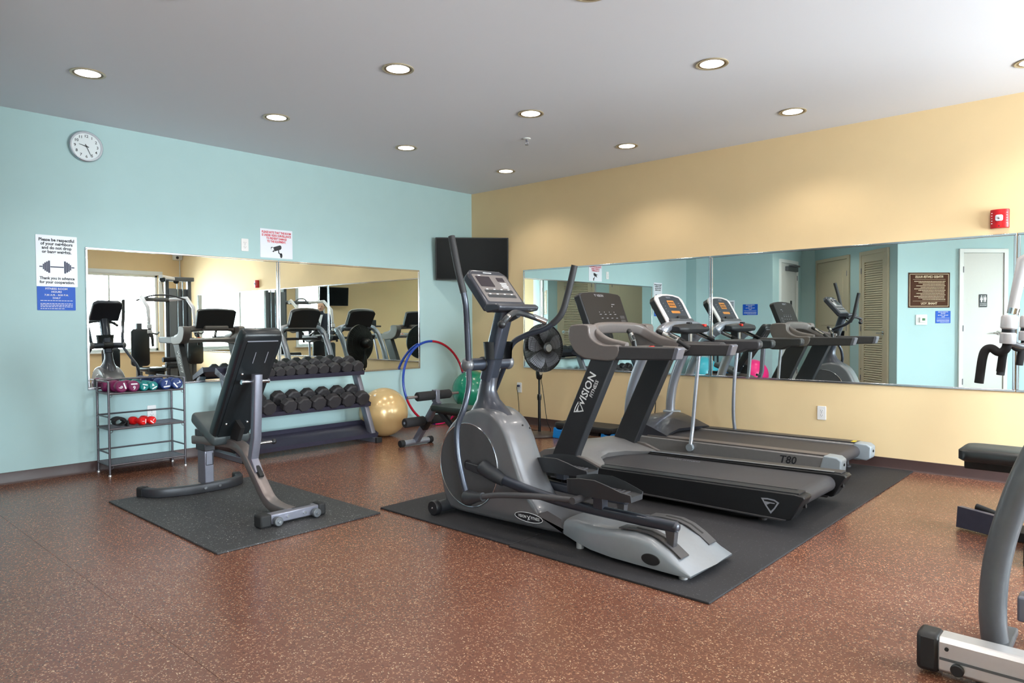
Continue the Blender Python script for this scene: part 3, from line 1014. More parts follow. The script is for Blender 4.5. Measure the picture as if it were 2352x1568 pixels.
# flywheel housing: rounded side profile, thicker in the middle
prof = [(3.03, 0.035), (2.975, 0.11), (2.945, 0.21), (2.935, 0.31), (2.955, 0.43), (3.005, 0.52), (3.08, 0.59), (3.17, 0.637), (3.27, 0.662), (3.35, 0.655), (3.415, 0.627), (3.47, 0.58),
        (3.515, 0.51), (3.555, 0.42), (3.60, 0.32), (3.655, 0.225), (3.74, 0.145), (3.88, 0.10), (3.92, 0.07), (3.88, 0.045), (3.60, 0.035), (3.30, 0.03)]
def inset(p, d):
    cx = sum(a for a, b in p) / len(p)
    cz = sum(b for a, b in p) / len(p)
    out = []
    n = len(p)
    for i in range(n):
        a, b, c = Vector(p[i - 1]), Vector(p[i]), Vector(p[(i + 1) % n])
        t = (c - a).normalized()
        nn = Vector((t.y, -t.x))
        if nn.dot(Vector((cx, cz)) - b) < 0:
            nn = -nn
        out.append(tuple(b + nn * d))
    return out
prof = [(a, b) for a, b in [tuple(v)[:2] for v in catmull([(a, b, 0) for a, b in prof], 3, closed=True)]]
rings = []
for y, d in ((EY - 0.118, 0.030), (EY - 0.113, 0.014), (EY - 0.095, 0.003), (EY - 0.05, 0.0), (EY + 0.05, 0.0), (EY + 0.095, 0.003), (EY + 0.113, 0.014), (EY + 0.118, 0.030)):
    rings.append([Vector((a, y, b)) for a, b in inset(prof, d)])
MB().loft(rings).build('flywheel_housing', 'ell_body', el, smooth=50)
# side discs with a bright ring, and their dark hub covers
for sg in (-1, 1):
    y0 = EY + sg * 0.118
    dc = (3.195, 0.322)
    dd = MB()
    dd.prism([(dc[0] + a, dc[1] + b) for a, b in circle(0.238, 56, 0.243)], (0, y0 - sg * 0.004, 0), XA, ZA, YA * sg * 0.008)
    dk = dd.build('side_disc', 'ell_disk', el)
    q = MB()
    q.tube([Vector((dc[0] + a, y0 + sg * 0.003, dc[1] + b)) for a, b in circle(0.240, 64, 0.245)], 0.0035, 6, closed=True)
    q.build('disc_ring', 'chrome', dk)
    MB().lathe([(0.0, 0), (0.030, 0), (0.027, 0.010), (0.0, 0.012)], (3.20, y0 + sg * 0.004, 0.325), (0, sg, 0), n=24).build('hub_cover', 'black_plastic', dk)
# seam lines and screws along the top of the housing
q = MB()
for x, z in ((3.572, 0.585), (3.625, 0.575), (3.06, 0.08), (3.70, 0.065)):
    q.sphere((x, EY - 0.112 if z < 0.2 else EY - 0.06, z), 0.006, 8)
q.build('screws', 'black_plastic', el)
# maker's oval on the near side
ov = Vector((3.665, EY - 0.1185, 0.098))
bd = MB().prism(circle(0.098, 40, 0.024), ov, XA, ZA, -YA * 0.003).build('oval_badge', 'print_black', el)
q = MB()
q.tube([ov + XA * a + ZA * b - YA * 0.003 for a, b in circle(0.099, 48, 0.025)], 0.0016, 5, closed=True)
q.text('VISION', ov + XA * -0.045 - YA * 0.0031, XA, ZA, 0.022, bold=0.0002, squeeze=0.85, lift=0.0009)
q.text('FITNESS', ov + XA * 0.048 - YA * 0.0031, XA, ZA, 0.022, bold=0.0002, squeeze=0.80, lift=0.0009)
q.tube([ov + XA * a + ZA * b - YA * 0.004 for a, b in ((-0.004, -0.016), (0.001, -0.002), (0.008, 0.004), (0.013, 0.012))], 0.0016, 5)
q.tube([ov + XA * a + ZA * b - YA * 0.004 for a, b in ((-0.008, 0.008), (0.001, -0.002), (0.008, -0.012))], 0.0014, 5)
q.build('badge_lettering', 'print_white', bd, smooth=0)
# small round emblem low on the front edge
MB().prism(circle(0.016, 20, 0.012), (2.985, EY - 0.108, 0.165), XA, ZA, -YA * 0.004).build('round_emblem', 'print_silver', el)

# rear track cover: wide low hump
rear = [(3.90, 0.055, 0.125, 0.115), (4.00, 0.045, 0.152, 0.150), (4.12, 0.035, 0.148, 0.182), (4.25, 0.030, 0.160, 0.196), (4.38, 0.030, 0.170, 0.202), (4.47, 0.030, 0.160, 0.204), (4.55, 0.030, 0.122, 0.206), (4.62, 0.030, 0.072, 0.207), (4.675, 0.032, 0.042, 0.206)]
rings = []
for x, zb, zt, hw in rear:
    r = min(0.035, (zt - zb) * 0.42)
    xs = x
    ring = []
    for a, b in ((-hw, zb), (-hw, zt - r), (-hw + r * 0.3, zt - r * 0.3), (-hw + r, zt), (-hw * 0.5, zt + 0.004), (0, zt + 0.006), (hw * 0.5, zt + 0.004), (hw - r, zt), (hw - r * 0.3, zt - r * 0.3), (hw, zt - r), (hw, zb)):
        ring.append(Vector((xs + (0.02 if x > 4.5 else 0) * (1 - abs(a) / hw), EY + a, b)))
    rings.append(ring)
MB().loft(rings).build('track_cover', 'ell_tail', el, smooth=60)
# slot covers with dark slots on the hump
for sg in (-1, 1):
    yc = EY + sg * 0.135
    pts = [(4.28, 0.1685), (4.36, 0.1755), (4.44, 0.174), (4.50, 0.158), (4.56, 0.126), (4.61, 0.092)]
    rings = [[Vector((x, yc - 0.036, z + 0.001)), Vector((x, yc + 0.036, z + 0.001)), Vector((x, yc + 0.036, z + 0.006)), Vector((x, yc - 0.036, z + 0.006))] for x, z in pts]
    sc1 = MB().loft(rings).build('slot_cover', 'dark_plastic', el)
    rings = [[Vector((x, yc - 0.007, z + 0.0055)), Vector((x, yc + 0.007, z + 0.0055)), Vector((x, yc + 0.007, z + 0.0072)), Vector((x, yc - 0.007, z + 0.0072))] for x, z in pts[1:-1]]
    MB().loft(rings).build('slot', 'rubber_black', sc1)
MB().prism(circle(0.048, 28, 0.026), (4.475, EY - 0.204, 0.072), XA, ZA, -YA * 0.006).build('oval_vent', 'black_plastic', el, bevel=0.002)
for x, y in ((4.62, -0.17), (4.62, 0.17), (4.02, -0.13), (4.02, 0.13)):
    MB().cyl((x, EY + y, MZ), (x, EY + y, 0.045), 0.020, 0.020).build('levelling_foot', 'aluminium', el)
# transport roller at the front
q = MB().cyl((3.0, EY - 0.20, 0.052), (3.0, EY + 0.20, 0.052), 0.036)
q.build('front_crossbar', 'charcoal_plastic', el)
for sg in (-1, 1):
    w_ = MB().lathe([(0.0, 0.0), (0.040, 0.0), (0.044, 0.006), (0.044, 0.034), (0.040, 0.040), (0.0, 0.040)], (3.0, EY + sg * 0.19, 0.054), (0, sg, 0)).build('transport_wheel', 'black_plastic', el)
    MB().lathe([(0.0, 0.0), (0.006, 0.0), (0.004, 0.004), (0.0, 0.004)], (3.0, EY + sg * 0.231, 0.054), (0, sg, 0), n=12).build('axle_bolt', 'chrome', w_)

# mast: flared boot and upright column
secs = [(3.265, 0.615, 0.160, 0.100), (3.255, 0.660, 0.112, 0.082), (3.245, 0.70, 0.078, 0.062), (3.238, 0.76, 0.058, 0.048), (3.255, 0.83, 0.052, 0.046)]
rings = []
for x, z, rx, ry in secs:
    rings.append([Vector((x + a, EY + b, z + a * 0.05)) for a, b in circle(rx, 28, ry)])
MB().loft(rings).build('mast_boot', 'graphite_paint', el, smooth=60)
MB().tube([(3.25, EY, 0.82), (3.315, EY, 1.02), (3.395, EY, 1.26)], 1.0, prof=rrect(0.085, 0.10, 0.03, 5), up=(0, 1, 0)).build('mast', 'ell_tube', el, smooth=60)
# pivot tube with ball ends
q = MB().cyl((3.248, EY - 0.175, 0.915), (3.248, EY + 0.165, 0.915), 0.036, n=28)
pv = q.build('pivot_tube', 'ell_tube', el)
MB().cyl((3.248, EY - 0.055, 0.915), (3.248, EY + 0.055, 0.915), 0.043, n=28).build('pivot_clamp', 'black_plastic', el, bevel=0.006)
for sg in (-1, 1):
    MB().sphere((3.248, EY + sg * 0.172, 0.915), 0.043, 22, (1, 0.75, 1)).build('pivot_end_cap', 'ell_body', el)
# handles
def rad(n, r):
    return [r] * n
near_up = catmull([(3.262, -3.225, 0.925), (3.278, -3.25, 1.11), (3.293, -3.28, 1.282), (3.259, -3.30, 1.454), (3.207, -3.30, 1.648)], 8)
far_up = catmull([(3.240, -2.885, 0.93), (3.285, -2.875, 1.03), (3.37, -2.84, 1.083), (3.49, -2.80, 1.125), (3.575, -2.77, 1.20), (3.612, -2.75, 1.32), (3.652, -2.735, 1.49)], 8)
for nm, pts in (('moving_handle', near_up), ('moving_handle', far_up)):
    hd = MB().tube(pts, 0.0175, 16).build(nm, 'ell_tube', el, smooth=60)
    k = int(len(pts) * 0.56)
    MB().tube(pts[k:], 0.0195, 16).build('rubber_grip', 'grip_rubber', hd, smooth=60)
near_low = catmull([(3.262, -3.225, 0.90), (3.300, -3.262, 0.80), (3.304, -3.30, 0.683), (3.272, -3.325, 0.572), (3.283, -3.335, 0.427), (3.324, -3.338, 0.286), (3.362, -3.338, 0.195)], 8)
far_low = catmull([(3.235, -2.89, 0.90), (3.13, -2.845, 0.78), (3.045, -2.805, 0.68), (3.03, -2.78, 0.58), (3.06, -2.765, 0.43), (3.03, -2.762, 0.33), (3.02, -2.762, 0.30)], 8)
for pts in (near_low, far_low):
    MB().tube(pts, 0.0165, 16).build('swing_arm', 'ell_tube', el, smooth=60)
# crank arms, pedal rails and links
def joint(c, d, L, r0, r1):
    c = Vector(c); d = Vector(d).normalized()
    q = MB()
    q.tube([c - d * r0 * 0.9, c - d * r0 * 0.5, c, c + d * L * 0.6, c + d * L], [r0 * 0.5, r0 * 0.9, r0, r1 * 1.1, r1], 16)
    return q
joint((3.372, -3.335, 0.188), (0.95, 0, 0.2), 0.11, 0.045, 0.024).build('link_joint', 'charcoal_plastic', el, smooth=60)
joint((3.03, -2.768, 0.30), (0.95, 0, 0.05), 0.11, 0.040, 0.024).build('link_joint', 'charcoal_plastic', el, smooth=60)
near_link = catmull([(3.45, -3.335, 0.205), (3.60, -3.325, 0.238), (3.84, -3.315, 0.268), (4.08, -3.30, 0.285)], 8)
MB().tube(near_link, 0.0155, 14).cyl((4.075, -3.318, 0.285), (4.075, -3.18, 0.285), 0.018).build('pedal_link', 'dark_plastic', el, smooth=60)
far_link = catmull([(3.10, -2.768, 0.302), (3.30, -2.775, 0.312), (3.50, -2.785, 0.305), (3.66, -2.80, 0.29)], 8)
MB().tube(far_link, 0.0155, 14).cyl((3.66, -2.80, 0.29), (3.66, -2.92, 0.29), 0.018).build('pedal_link', 'dark_plastic', el, smooth=60)
def rail(y, x0, z0, x1, z1, sw):
    pts = catmull([(x0, y, z0), (x0 + (x1 - x0) * 0.28, y, z0 - 0.035 + (z1 - z0) * 0.2), (x0 + (x1 - x0) * 0.55, y, z1 + (z0 - z1) * 0.1 - 0.005), (x1, y, z1)], 8)
    r_ = MB().tube(pts, 1.0, prof=rrect(0.052, 0.046, 0.018, 5), up=(0, 1, 0)).build('pedal_rail', 'ell_tube', el, smooth=60)
    e = Vector((x1, y, z1))
    MB().sphere(e, 0.027, 16, (0.7, 0.95, 0.9)).build('rail_end_cap', 'graphite_paint', r_)
    MB().xz([(x1 - 0.05, z1 - 0.01), (x1 + 0.005, z1 - 0.01), (x1 - 0.005, z1 - 0.095), (x1 - 0.012, z1 - 0.105), (x1 - 0.035, z1 - 0.085)], y - 0.018, y + 0.018).build('slider_foot', 'dark_plastic', r_, bevel=0.003)
    return r_
rail(-3.185, 3.42, 0.292, 4.565, 0.222, 1)
rail(-2.915, 3.02, 0.330, 4.12, 0.218, 1)
for (cx, cy, cz, ex, ez) in ((3.20, EY - 0.128, 0.325, 3.40, 0.300), (3.20, EY + 0.128, 0.325, 3.02, 0.335)):
    sg = -1 if cy < EY else 1
    q = MB()
    d = Vector((ex - cx, 0, ez - cz)).normalized()
    n_ = Vector((-d.z, 0, d.x))
    L = (Vector((ex, 0, ez)) - Vector((cx, 0, cz))).length
    q.prism([(-0.0, -0.020), (L, -0.028), (L + 0.03, -0.015), (L + 0.03, 0.015), (L, 0.028), (0, 0.020)], (cx, cy, cz), d, n_, YA * sg * 0.022)
    q.build('crank_arm', 'charcoal_plastic', el, bevel=0.004)
q = MB().tube(catmull([(3.335, -3.20, 0.345), (3.38, -3.195, 0.318), (3.50, -3.188, 0.275)], 5), [0.034, 0.040, 0.042, 0.042, 0.042, 0.042, 0.041, 0.040, 0.038, 0.034, 0.030], 18)
q.build('crank_cover', 'charcoal_plastic', el, smooth=60)
# pedals: shallow trays with high curved sides on square posts
def pedal(cx, cy, cz, postz):
    q = MB()
    L, W_ = 0.385, 0.150
    xs = [-0.5, -0.42, -0.25, 0.0, 0.2, 0.38, 0.5]
    top = [0.030, 0.036, 0.048, 0.052, 0.036, 0.016, 0.006]
    wid = [0.30, 0.44, 0.49, 0.50, 0.50, 0.47, 0.38]
    outer, = [[]],
    rings = []
    for x, t, w in zip(xs, top, wid):
        hw = W_ * w
        X = cx + L * x
        zb = cz - 0.034 + 0.010 * x
        rings.append([Vector((X, cy - hw * 0.86, zb)), Vector((X, cy - hw, cz + t)), Vector((X, cy - hw + 0.006, cz + t + 0.002)), Vector((X, cy - hw + 0.012, cz - 0.004)),
                      Vector((X, cy + hw - 0.012, cz - 0.004)), Vector((X, cy + hw - 0.006, cz + t + 0.002)), Vector((X, cy + hw, cz + t)), Vector((X, cy + hw * 0.86, zb))])
    q.loft(rings)
    pd = q.build('pedal', 'charcoal_plastic', el, smooth=45)
    q = MB()
    for i in range(4):
        x = cx + L * (0.10 + 0.07 * i)
        q.box((x, cy - 0.045, cz - 0.004), (x + 0.012, cy + 0.045, cz + 0.001))
    q.build('foot_grip', 'dark_plastic', pd)
    MB().box((cx - 0.045, cy - 0.024, postz), (cx + 0.012, cy + 0.024, cz - 0.025)).build('pedal_post', 'ell_tube', pd, bevel=0.003)
pedal(4.165, -3.185, 0.335, 0.235)
pedal(3.715, -2.915, 0.345, 0.270)

# console, cup holder, pulse bars
cu, cv = Vector((0, 1, 0)), Vector((-0.66, 0, 0.75)).normalized()     # across and up the face
cn = Vector((0.75, 0, 0.66)).normalized()
cc0 = Vector((3.305, EY, 1.335))
cs = MB()
outline = [(-0.165, -0.135), (-0.165, 0.12), (-0.12, 0.155), (0.12, 0.155), (0.165, 0.12), (0.165, -0.135)]
cs.prism(outline, cc0 - cn * 0.028, cu, cv, cn * 0.056)
con = cs.build('console', 'graphite_paint', el, bevel=0.014, seg=3)
MB().prism(rrect(0.285, 0.215, 0.012, 3), cc0 + cv * 0.005 + cn * 0.0275, cu, cv, cn * 0.002).build('console_face', 'warm_grey_plastic', con)
MB().prism(rrect(0.115, 0.082, 0.004, 2), cc0 + cu * -0.065 + cv * 0.055 + cn * 0.029, cu, cv, cn * 0.002).build('display', 'lcd_dark', con)
MB().prism(rrect(0.060, 0.032, 0.003, 2), cc0 + cu * 0.075 + cv * 0.075 + cn * 0.029, cu, cv, cn * 0.002).build('side_display', 'lcd_dark', con)
for b in (-0.022, -0.060):
    MB().prism(rrect(0.235, 0.022, 0.003, 2), cc0 + cv * b + cn * 0.029, cu, cv, cn * 0.002).build('button_row', 'charcoal_plastic', con)
q = MB()
for b in (-0.006, -0.044):
    for a in (-0.09, -0.03, 0.03, 0.09):
        q.prism(rrect(0.016, 0.005, 0.001, 1), cc0 + cu * a + cv * b + cn * 0.0295, cu, cv, cn * 0.0016)
for k in range(4):
    q.prism(rrect(0.055 - 0.006 * (k % 2), 0.004, 0.001, 1), cc0 + cu * 0.08 + cv * (0.045 - k * 0.012) + cn * 0.0295, cu, cv, cn * 0.0016)
q.prism(rrect(0.02, 0.004, 0.001, 1), cc0 + cu * -0.085 + cv * 0.104 + cn * 0.0295, cu, cv, cn * 0.0016)
q.prism(rrect(0.07, 0.005, 0.001, 1), cc0 + cv * 0.128 + cn * 0.0285, cu, cv, cn * 0.0012)
q.build('button_print', 'print_white', con, smooth=0)
lip = MB()
lip.loft([[Vector((x, EY + sgn * w, z)) for x, z in ((3.375, 1.235), (3.395, 1.262), (3.48, 1.262), (3.505, 1.247), (3.495, 1.225), (3.40, 1.212))] for sgn, w in ((-1, 0.168), (-1, 0.15), (1, 0.15), (1, 0.168))])
lip.build('console_shelf', 'graphite_paint', con, bevel=0.008, seg=3)
MB().tube(catmull([(3.535, -3.225, 1.155), (3.545, -3.20, 1.185), (3.515, -3.11, 1.212), (3.475, -3.0, 1.208), (3.475, -2.92, 1.192), (3.535, -2.85, 1.158)], 6), 0.0165, 14).build('pulse_bar', 'charcoal_plastic', el, smooth=60)
q = MB().tube([(3.535, -3.218, 1.16), (3.548, -3.19, 1.195)], 0.0178, 14)
q.tube([(3.480, -2.905, 1.19), (3.532, -2.853, 1.16)], 0.0178, 14)
q.build('pulse_contact', 'handle_chrome', el, smooth=60)
MB().sphere((3.532, -3.232, 1.147), 0.024, 14).build('bar_end', 'black_plastic', el)
MB().cyl((3.42, EY, 1.18), (3.485, EY, 1.205), 0.022).build('bar_stem', 'charcoal_plastic', el)
q = MB()
cb = Vector((3.335, EY - 0.005, 0.945))
sec = [(1.0, 0.0), (1.02, 0.04), (1.10, 0.10)]
open_prof = [(0.10 * math.cos(math.radians(a)), 0.085 * math.sin(math.radians(a))) for a in range(-45, 226 + 90, 18) if not (-40 < a < 0)]
angs = [50 + i * 15 for i in range(18)]
ro = [[cb + Vector((0.066 * k * math.cos(math.radians(a)), 0.092 * k * math.sin(math.radians(a)), hh)) for a in angs] for k, hh in sec]
ri = [[p + (cb + Vector((0, 0, hh)) - p).normalized() * 0.006 for p in r] for (k, hh), r in zip(sec, ro)]
vs = [p for r in ro for p in r] + [p for r in ri for p in r]
n = len(angs)
fs = []
for lay in (0, 3):
    for k in range(2):
        for i in range(n - 1):
            a = (lay + k) * n + i
            fs.append((a, a + 1, a + n + 1, a + n))
for i in range(n - 1):
    fs.append((2 * n + i, 2 * n + i + 1, 5 * n + i + 1, 5 * n + i))
    fs.append((i, i + 1, 3 * n + i + 1, 3 * n + i))
fs.append(tuple(range(n)))
q.add(vs, fs)
q.build('cup_holder', 'black_plastic', el, smooth=45)

# ================================================================== near treadmill (black, blade uprights)
TY = -1.755
t1 = thing('treadmill', 'near black and grey treadmill with wide slanted blade uprights', 'treadmill', (3.75, TY, MZ))
YN, YF = -2.165, -1.345                      # outer faces
for sg, y0, y1 in ((-1, YN, YN + 0.115), (1, YF - 0.115, YF)):
    side = [(2.95, 0.060), (4.685, 0.055), (4.700, 0.062), (4.775, 0.188), (4.765, 0.201), (4.72, 0.206), (3.30, 0.177), (2.95, 0.165)]
    fr = MB().xz(side, y0, y1).build('side_rail', 'black_plastic', t1, bevel=0.006)
    ys = y0 + 0.030 if sg < 0 else y1 - 0.075
    # foot strip on top of the rail, with a bright inner edge
    q = MB().add([Vector((x, y, z + dz)) for x, z in ((3.26, 0.1755), (4.74, 0.2060)) for y in (y0 + 0.012, y1 - 0.004) for dz in (0.0, 0.007)], [(0, 1, 3, 2), (4, 6, 7, 5), (0, 4, 5, 1), (2, 3, 7, 6), (0, 2, 6, 4), (1, 5, 7, 3)])
    q.build('foot_strip', 'dark_plastic' if sg > 0 else 'charcoal_plastic', fr)
    yi = (y1 - 0.022, y1 - 0.004) if sg < 0 else (y0 + 0.002, y0 + 0.022)
    q = MB().add([Vector((x, y, z + dz)) for x, z in ((3.26, 0.1825), (4.70, 0.2122)) for y in yi for dz in (0.0, 0.003)], [(0, 1, 3, 2), (4, 6, 7, 5), (0, 4, 5, 1), (2, 3, 7, 6), (0, 2, 6, 4), (1, 5, 7, 3)])
    q.build('strip_edge', 'silver_tube' if sg > 0 else 'dark_plastic', fr)
    q = MB().xz([(3.0, 0.053), (4.66, 0.047), (4.675, 0.059), (3.0, 0.065)], y0 - 0.004, y1)
    q.build('lower_trim', 'dark_plastic', fr, bevel=0.003)
    MB().cyl((4.735, (y0 + y1) / 2 - sg * 0.03, 0.130), (4.752, (y0 + y1) / 2 - sg * 0.03, 0.132), 0.012, n=12).build('roller_bolt', 'rubber_black', fr)
# badge on the near rail
q = MB()
shield(q, (4.585, YN - 0.0005, 0.122), XA, ZA, 0.052, 0.0012)
q.build('rail_badge', 'print_silver', t1, smooth=0)
# belt with its rear roller, deck under it
yb0, yb1 = YN + 0.118, YF - 0.118
loop = [(3.05, 0.160)] + [(4.66, 0.188)]
R_ = 0.048
for k in range(9):
    a = math.radians(90 - k * 20)
    loop.append((4.665 + R_ * math.cos(a), 0.139 + R_ * math.sin(a)))
loop += [(3.05, 0.092)]
MB().xz(loop, yb0, yb1).build('running_belt', 'belt_rubber', t1, smooth=40)
q = MB()
q.text('VISION FITNESS', (3.70, -1.53, 0.1718), (1, 0, 0.0174), YA, 0.038, bold=0.0002, squeeze=1.0, lift=0.0006)
q.build('belt_print', 'print_silver', t1, smooth=0)
MB().box((3.05, yb0 + 0.05, 0.055), (4.55, yb1 - 0.05, 0.092)).build('deck_frame', 'rubber_black', t1)
for x, y in ((4.50, YN + 0.10), (4.50, YF - 0.10), (3.05, YN + 0.10), (3.05, YF - 0.10)):
    MB().lathe([(0.0, 0), (0.026, 0), (0.026, 0.012), (0.014, 0.018), (0.012, 0.068), (0.0, 0.068)], (x, y, MZ)).build('levelling_foot', 'dark_plastic', t1)
# motor hood with cut-away curve over the belt
rings = []
for y, s_ in ((YN + 0.02, 0), (YN + 0.10, 1), (YN + 0.25, 2), (TY, 3), (YF - 0.25, 2), (YF - 0.10, 1), (YF - 0.02, 0)):
    tail = {0: 3.42, 1: 3.40, 2: 3.26, 3: 3.215}[s_]
    zr = {0: 0.180, 1: 0.187, 2: 0.195, 3: 0.198}[s_]
    rise = {0: 0.0, 1: 0.0, 2: 0.012, 3: 0.016}[s_]
    rings.append([Vector((a, y, b)) for a, b in ((2.79, 0.055), (2.79, 0.145), (2.84, 0.195 + rise), (2.93, 0.243 + rise), (3.03, 0.258 + rise), (3.13, 0.248 + rise), (3.22, 0.224 + rise * 0.6), (tail, zr), (tail - 0.02, 0.160), (3.10, 0.155), (3.06, 0.055))])
MB().loft(rings).build('motor_hood', 'silver_grey_plastic', t1, smooth=50)
# side facets of the hood
for sg in (-1, 1):
    y = YN + 0.012 if sg < 0 else YF - 0.012
    q = MB().xz([(3.16, 0.170), (3.19, 0.236), (3.29, 0.230), (3.435, 0.181), (3.40, 0.170)], y - 0.006 * (1 if sg < 0 else 0), y + 0.028 * (1 if sg < 0 else -1))
    q.build('hood_cheek', 'warm_grey_plastic', t1, bevel=0.004)
# blade uprights
for sg, y0, y1 in ((-1, YN - 0.004, YN + 0.070), (1, YF - 0.070, YF + 0.004)):
    up = MB().xz([(2.965, 0.100), (3.180, 0.100), (3.235, 0.26), (3.555, 0.935), (3.365, 0.935), (3.03, 0.25)], y0, y1).build('upright', 'charcoal_plastic', t1, bevel=0.008)
    d = Vector((0.335, 0, 0.685)).normalized()
    nn = Vector((-d.z, 0, d.x))
    if sg < 0:
        c0 = Vector((3.268, y0 - 0.0005, 0.560))
        q = MB()
        q.text('VISION', c0 + d * 0.155 + nn * 0.010, d, nn, 0.078, bold=0.0014, squeeze=1.02)
        q.text('FITNESS', c0 + d * 0.185 - nn * 0.040, d, nn, 0.036, bold=0.0006, squeeze=1.02)
        shield(q, c0 + nn * 0.008, d, nn, 0.046, 0.0012)
        q.build('upright_lettering', 'print_white', up, smooth=0)
# cheeks: rounded ends of the console shroud, one each side
cheek = [(3.335, 1.140), (3.215, 1.142), (3.180, 1.125), (3.168, 1.075), (3.185, 1.015), (3.225, 0.955), (3.295, 0.915), (3.380, 0.903), (3.550, 0.907), (3.585, 1.000), (3.47, 1.006), (3.395, 1.030), (3.350, 1.075)]
cheek = [tuple(v)[:2] for v in catmull([(a, b, 0) for a, b in cheek], 3, closed=True)]
for y0, y1 in ((YN - 0.012, YN + 0.085), (YF - 0.085, YF + 0.012)):
    MB().xz(cheek, y0, y1).build('shroud_cheek', 'warm_grey_plastic', t1, bevel=0.010, seg=3, smooth=40)
# arch across the front and down into both arms
path = catmull([(3.60, YN + 0.060, 0.985), (3.44, YN + 0.065, 1.018), (3.335, YN + 0.085, 1.075), (3.285, YN + 0.16, 1.112), (3.265, TY, 1.120), (3.285, YF - 0.16, 1.112), (3.335, YF - 0.085, 1.075), (3.44, YF - 0.065, 1.018), (3.60, YF - 0.060, 0.985)], 6)
MB().tube(path, 1.0, prof=rrect(0.048, 0.080, 0.020, 4), up=(0.35, 0, 1)).build('shroud_arch', 'warm_grey_plastic', t1, smooth=50)
# tray between the arms
rings = []
for y in (YN + 0.07, YN + 0.16, TY, YF - 0.16, YF - 0.07):
    e = 0.0 if abs(y - TY) > 0.28 else 0.06
    rings.append([Vector((a, y, b)) for a, b in ((3.28, 0.925), (3.27, 0.965), (3.33, 0.985), (3.50, 0.982), (3.66 - e * 0.3, 0.975), (3.69 - e * 0.3, 0.955), (3.64 - e * 0.3, 0.925))])
tr = MB().loft(rings).build('shroud_tray', 'silver_grey_plastic', t1, smooth=50)
for y in (TY - 0.20, TY + 0.20):
    MB().lathe([(0.0, 0.0), (0.042, 0.0), (0.050, 0.008), (0.044, 0.009), (0.038, 0.003), (0.0, 0.003)], (3.50, y, 0.980)).build('cup_holder', 'charcoal_plastic', tr)
MB().box((3.575, TY - 0.09, 0.974), (3.625, TY + 0.03, 0.984)).build('safety_key', 'btn_yellow', tr, bevel=0.002)
MB().box((3.588, TY - 0.055, 0.982), (3.612, TY - 0.015, 0.991)).build('stop_button', 'btn_red', tr, bevel=0.002)
# side arms
for y0, y1 in ((YN - 0.008, YN + 0.075), (YF - 0.075, YF + 0.008)):
    am = MB().xz([(3.545, 0.908), (3.975, 0.918), (4.005, 0.998), (3.58, 1.000)], y0, y1).build('side_arm', 'dark_plastic', t1, bevel=0.010, seg=3)
    MB().xz([(3.968, 0.918), (4.000, 0.922), (4.022, 0.990), (4.012, 0.999), (3.994, 0.999)], y0 - 0.002, y1 + 0.002).build('arm_end_cap', 'steel_frame', am, bevel=0.005)
# grip bars rising from the tray
for y, tip in ((YN + 0.165, (3.552, YN + 0.165, 1.095)), (YF - 0.235, (3.530, YF - 0.235, 1.090))):
    base_ = (3.60, y, 0.975) if y < TY else (3.735, YF - 0.16, 0.970)
    g = MB().tube(catmull([base_, tuple((Vector(base_) * 0.5 + Vector(tip) * 0.5) + Vector((0.012, 0, 0.004))), tip], 5), 0.0165, 14).build('grip_bar', 'black_plastic', t1, smooth=60)
    a, b = Vector(base_), Vector(tip)
    MB().tube([a + (b - a) * 0.42 + Vector((0.011, 0, 0.004)), a + (b - a) * 0.88 + Vector((0.006, 0, 0.001))], 0.0172, 14).build('pulse_contact', 'handle_chrome', g, smooth=60)
    MB().sphere(tip, 0.0175, 12).build('grip_end', 'black_plastic', g)
# console slab
fv = Vector((-0.085, 0, 0.215)).normalized()
fn = Vector((fv.z, 0, -fv.x))
f0 = Vector((3.180, TY, 1.245))
out = [(-0.255, -0.125), (-0.262, 0.115), (-0.235, 0.132), (-0.12, 0.142), (0.0, 0.145), (0.12, 0.142), (0.235, 0.132), (0.262, 0.115), (0.255, -0.125)]
cs = MB().prism(out, f0 - fn * 0.045, YA, fv, fn * 0.055).build('console', 'charcoal_plastic', t1, bevel=0.008, seg=3)
out2 = [(a * 0.955, b * 0.96) for a, b in out]
MB().prism(out2, f0 + fn * 0.0098, YA, fv, fn * 0.0015).build('console_face', 'console_black', cs)
q = MB()
q.text('VISION', f0 + fn * 0.0113 + fv * 0.112 + YA * -0.010, YA, fv, 0.026, bold=0.0005, lift=0.0008)
shield(q, f0 + fn * 0.0113 + fv * 0.114 - YA * 0.072, YA, fv, 0.012, 0.0008)
for k in range(4):
    q.prism(circle(0.0035, 10), f0 + fn * 0.0112 + YA * (-0.085 + k * 0.062) + fv * -0.018, YA, fv, fn * 0.001)
    q.prism(rrect(0.024, 0.004, 0.001, 1), f0 + fn * 0.0112 + YA * (-0.078 + k * 0.062) + fv * -0.036, YA, fv, fn * 0.001)
    q.prism(rrect(0.022, 0.004, 0.001, 1), f0 + fn * 0.0112 + YA * (-0.070 + k * 0.062) + fv * -0.066, YA, fv, fn * 0.001)
q.prism(circle(0.005, 10), f0 + fn * 0.0112 + YA * 0.10 + fv * 0.028, YA, fv, fn * 0.001)
q.prism(rrect(0.040, 0.005, 0.001, 1), f0 + fn * 0.0112 + YA * 0.12 + fv * 0.045, YA, fv, fn * 0.001)
q.build('console_print', 'print_silver', cs, smooth=0)
q = MB()
for b in (-0.058, -0.090):
    q.prism(rrect(0.060, 0.024, 0.004, 2), f0 + fn * 0.0112 + YA * 0.19 + fv * b, YA, fv, fn * 0.001)
q.build('key_pad', 'dark_plastic', cs, smooth=0)
MB().box((3.11, TY - 0.16, 1.09), (3.24, TY + 0.16, 1.15)).build('console_neck', 'warm_grey_plastic', t1, bevel=0.02)

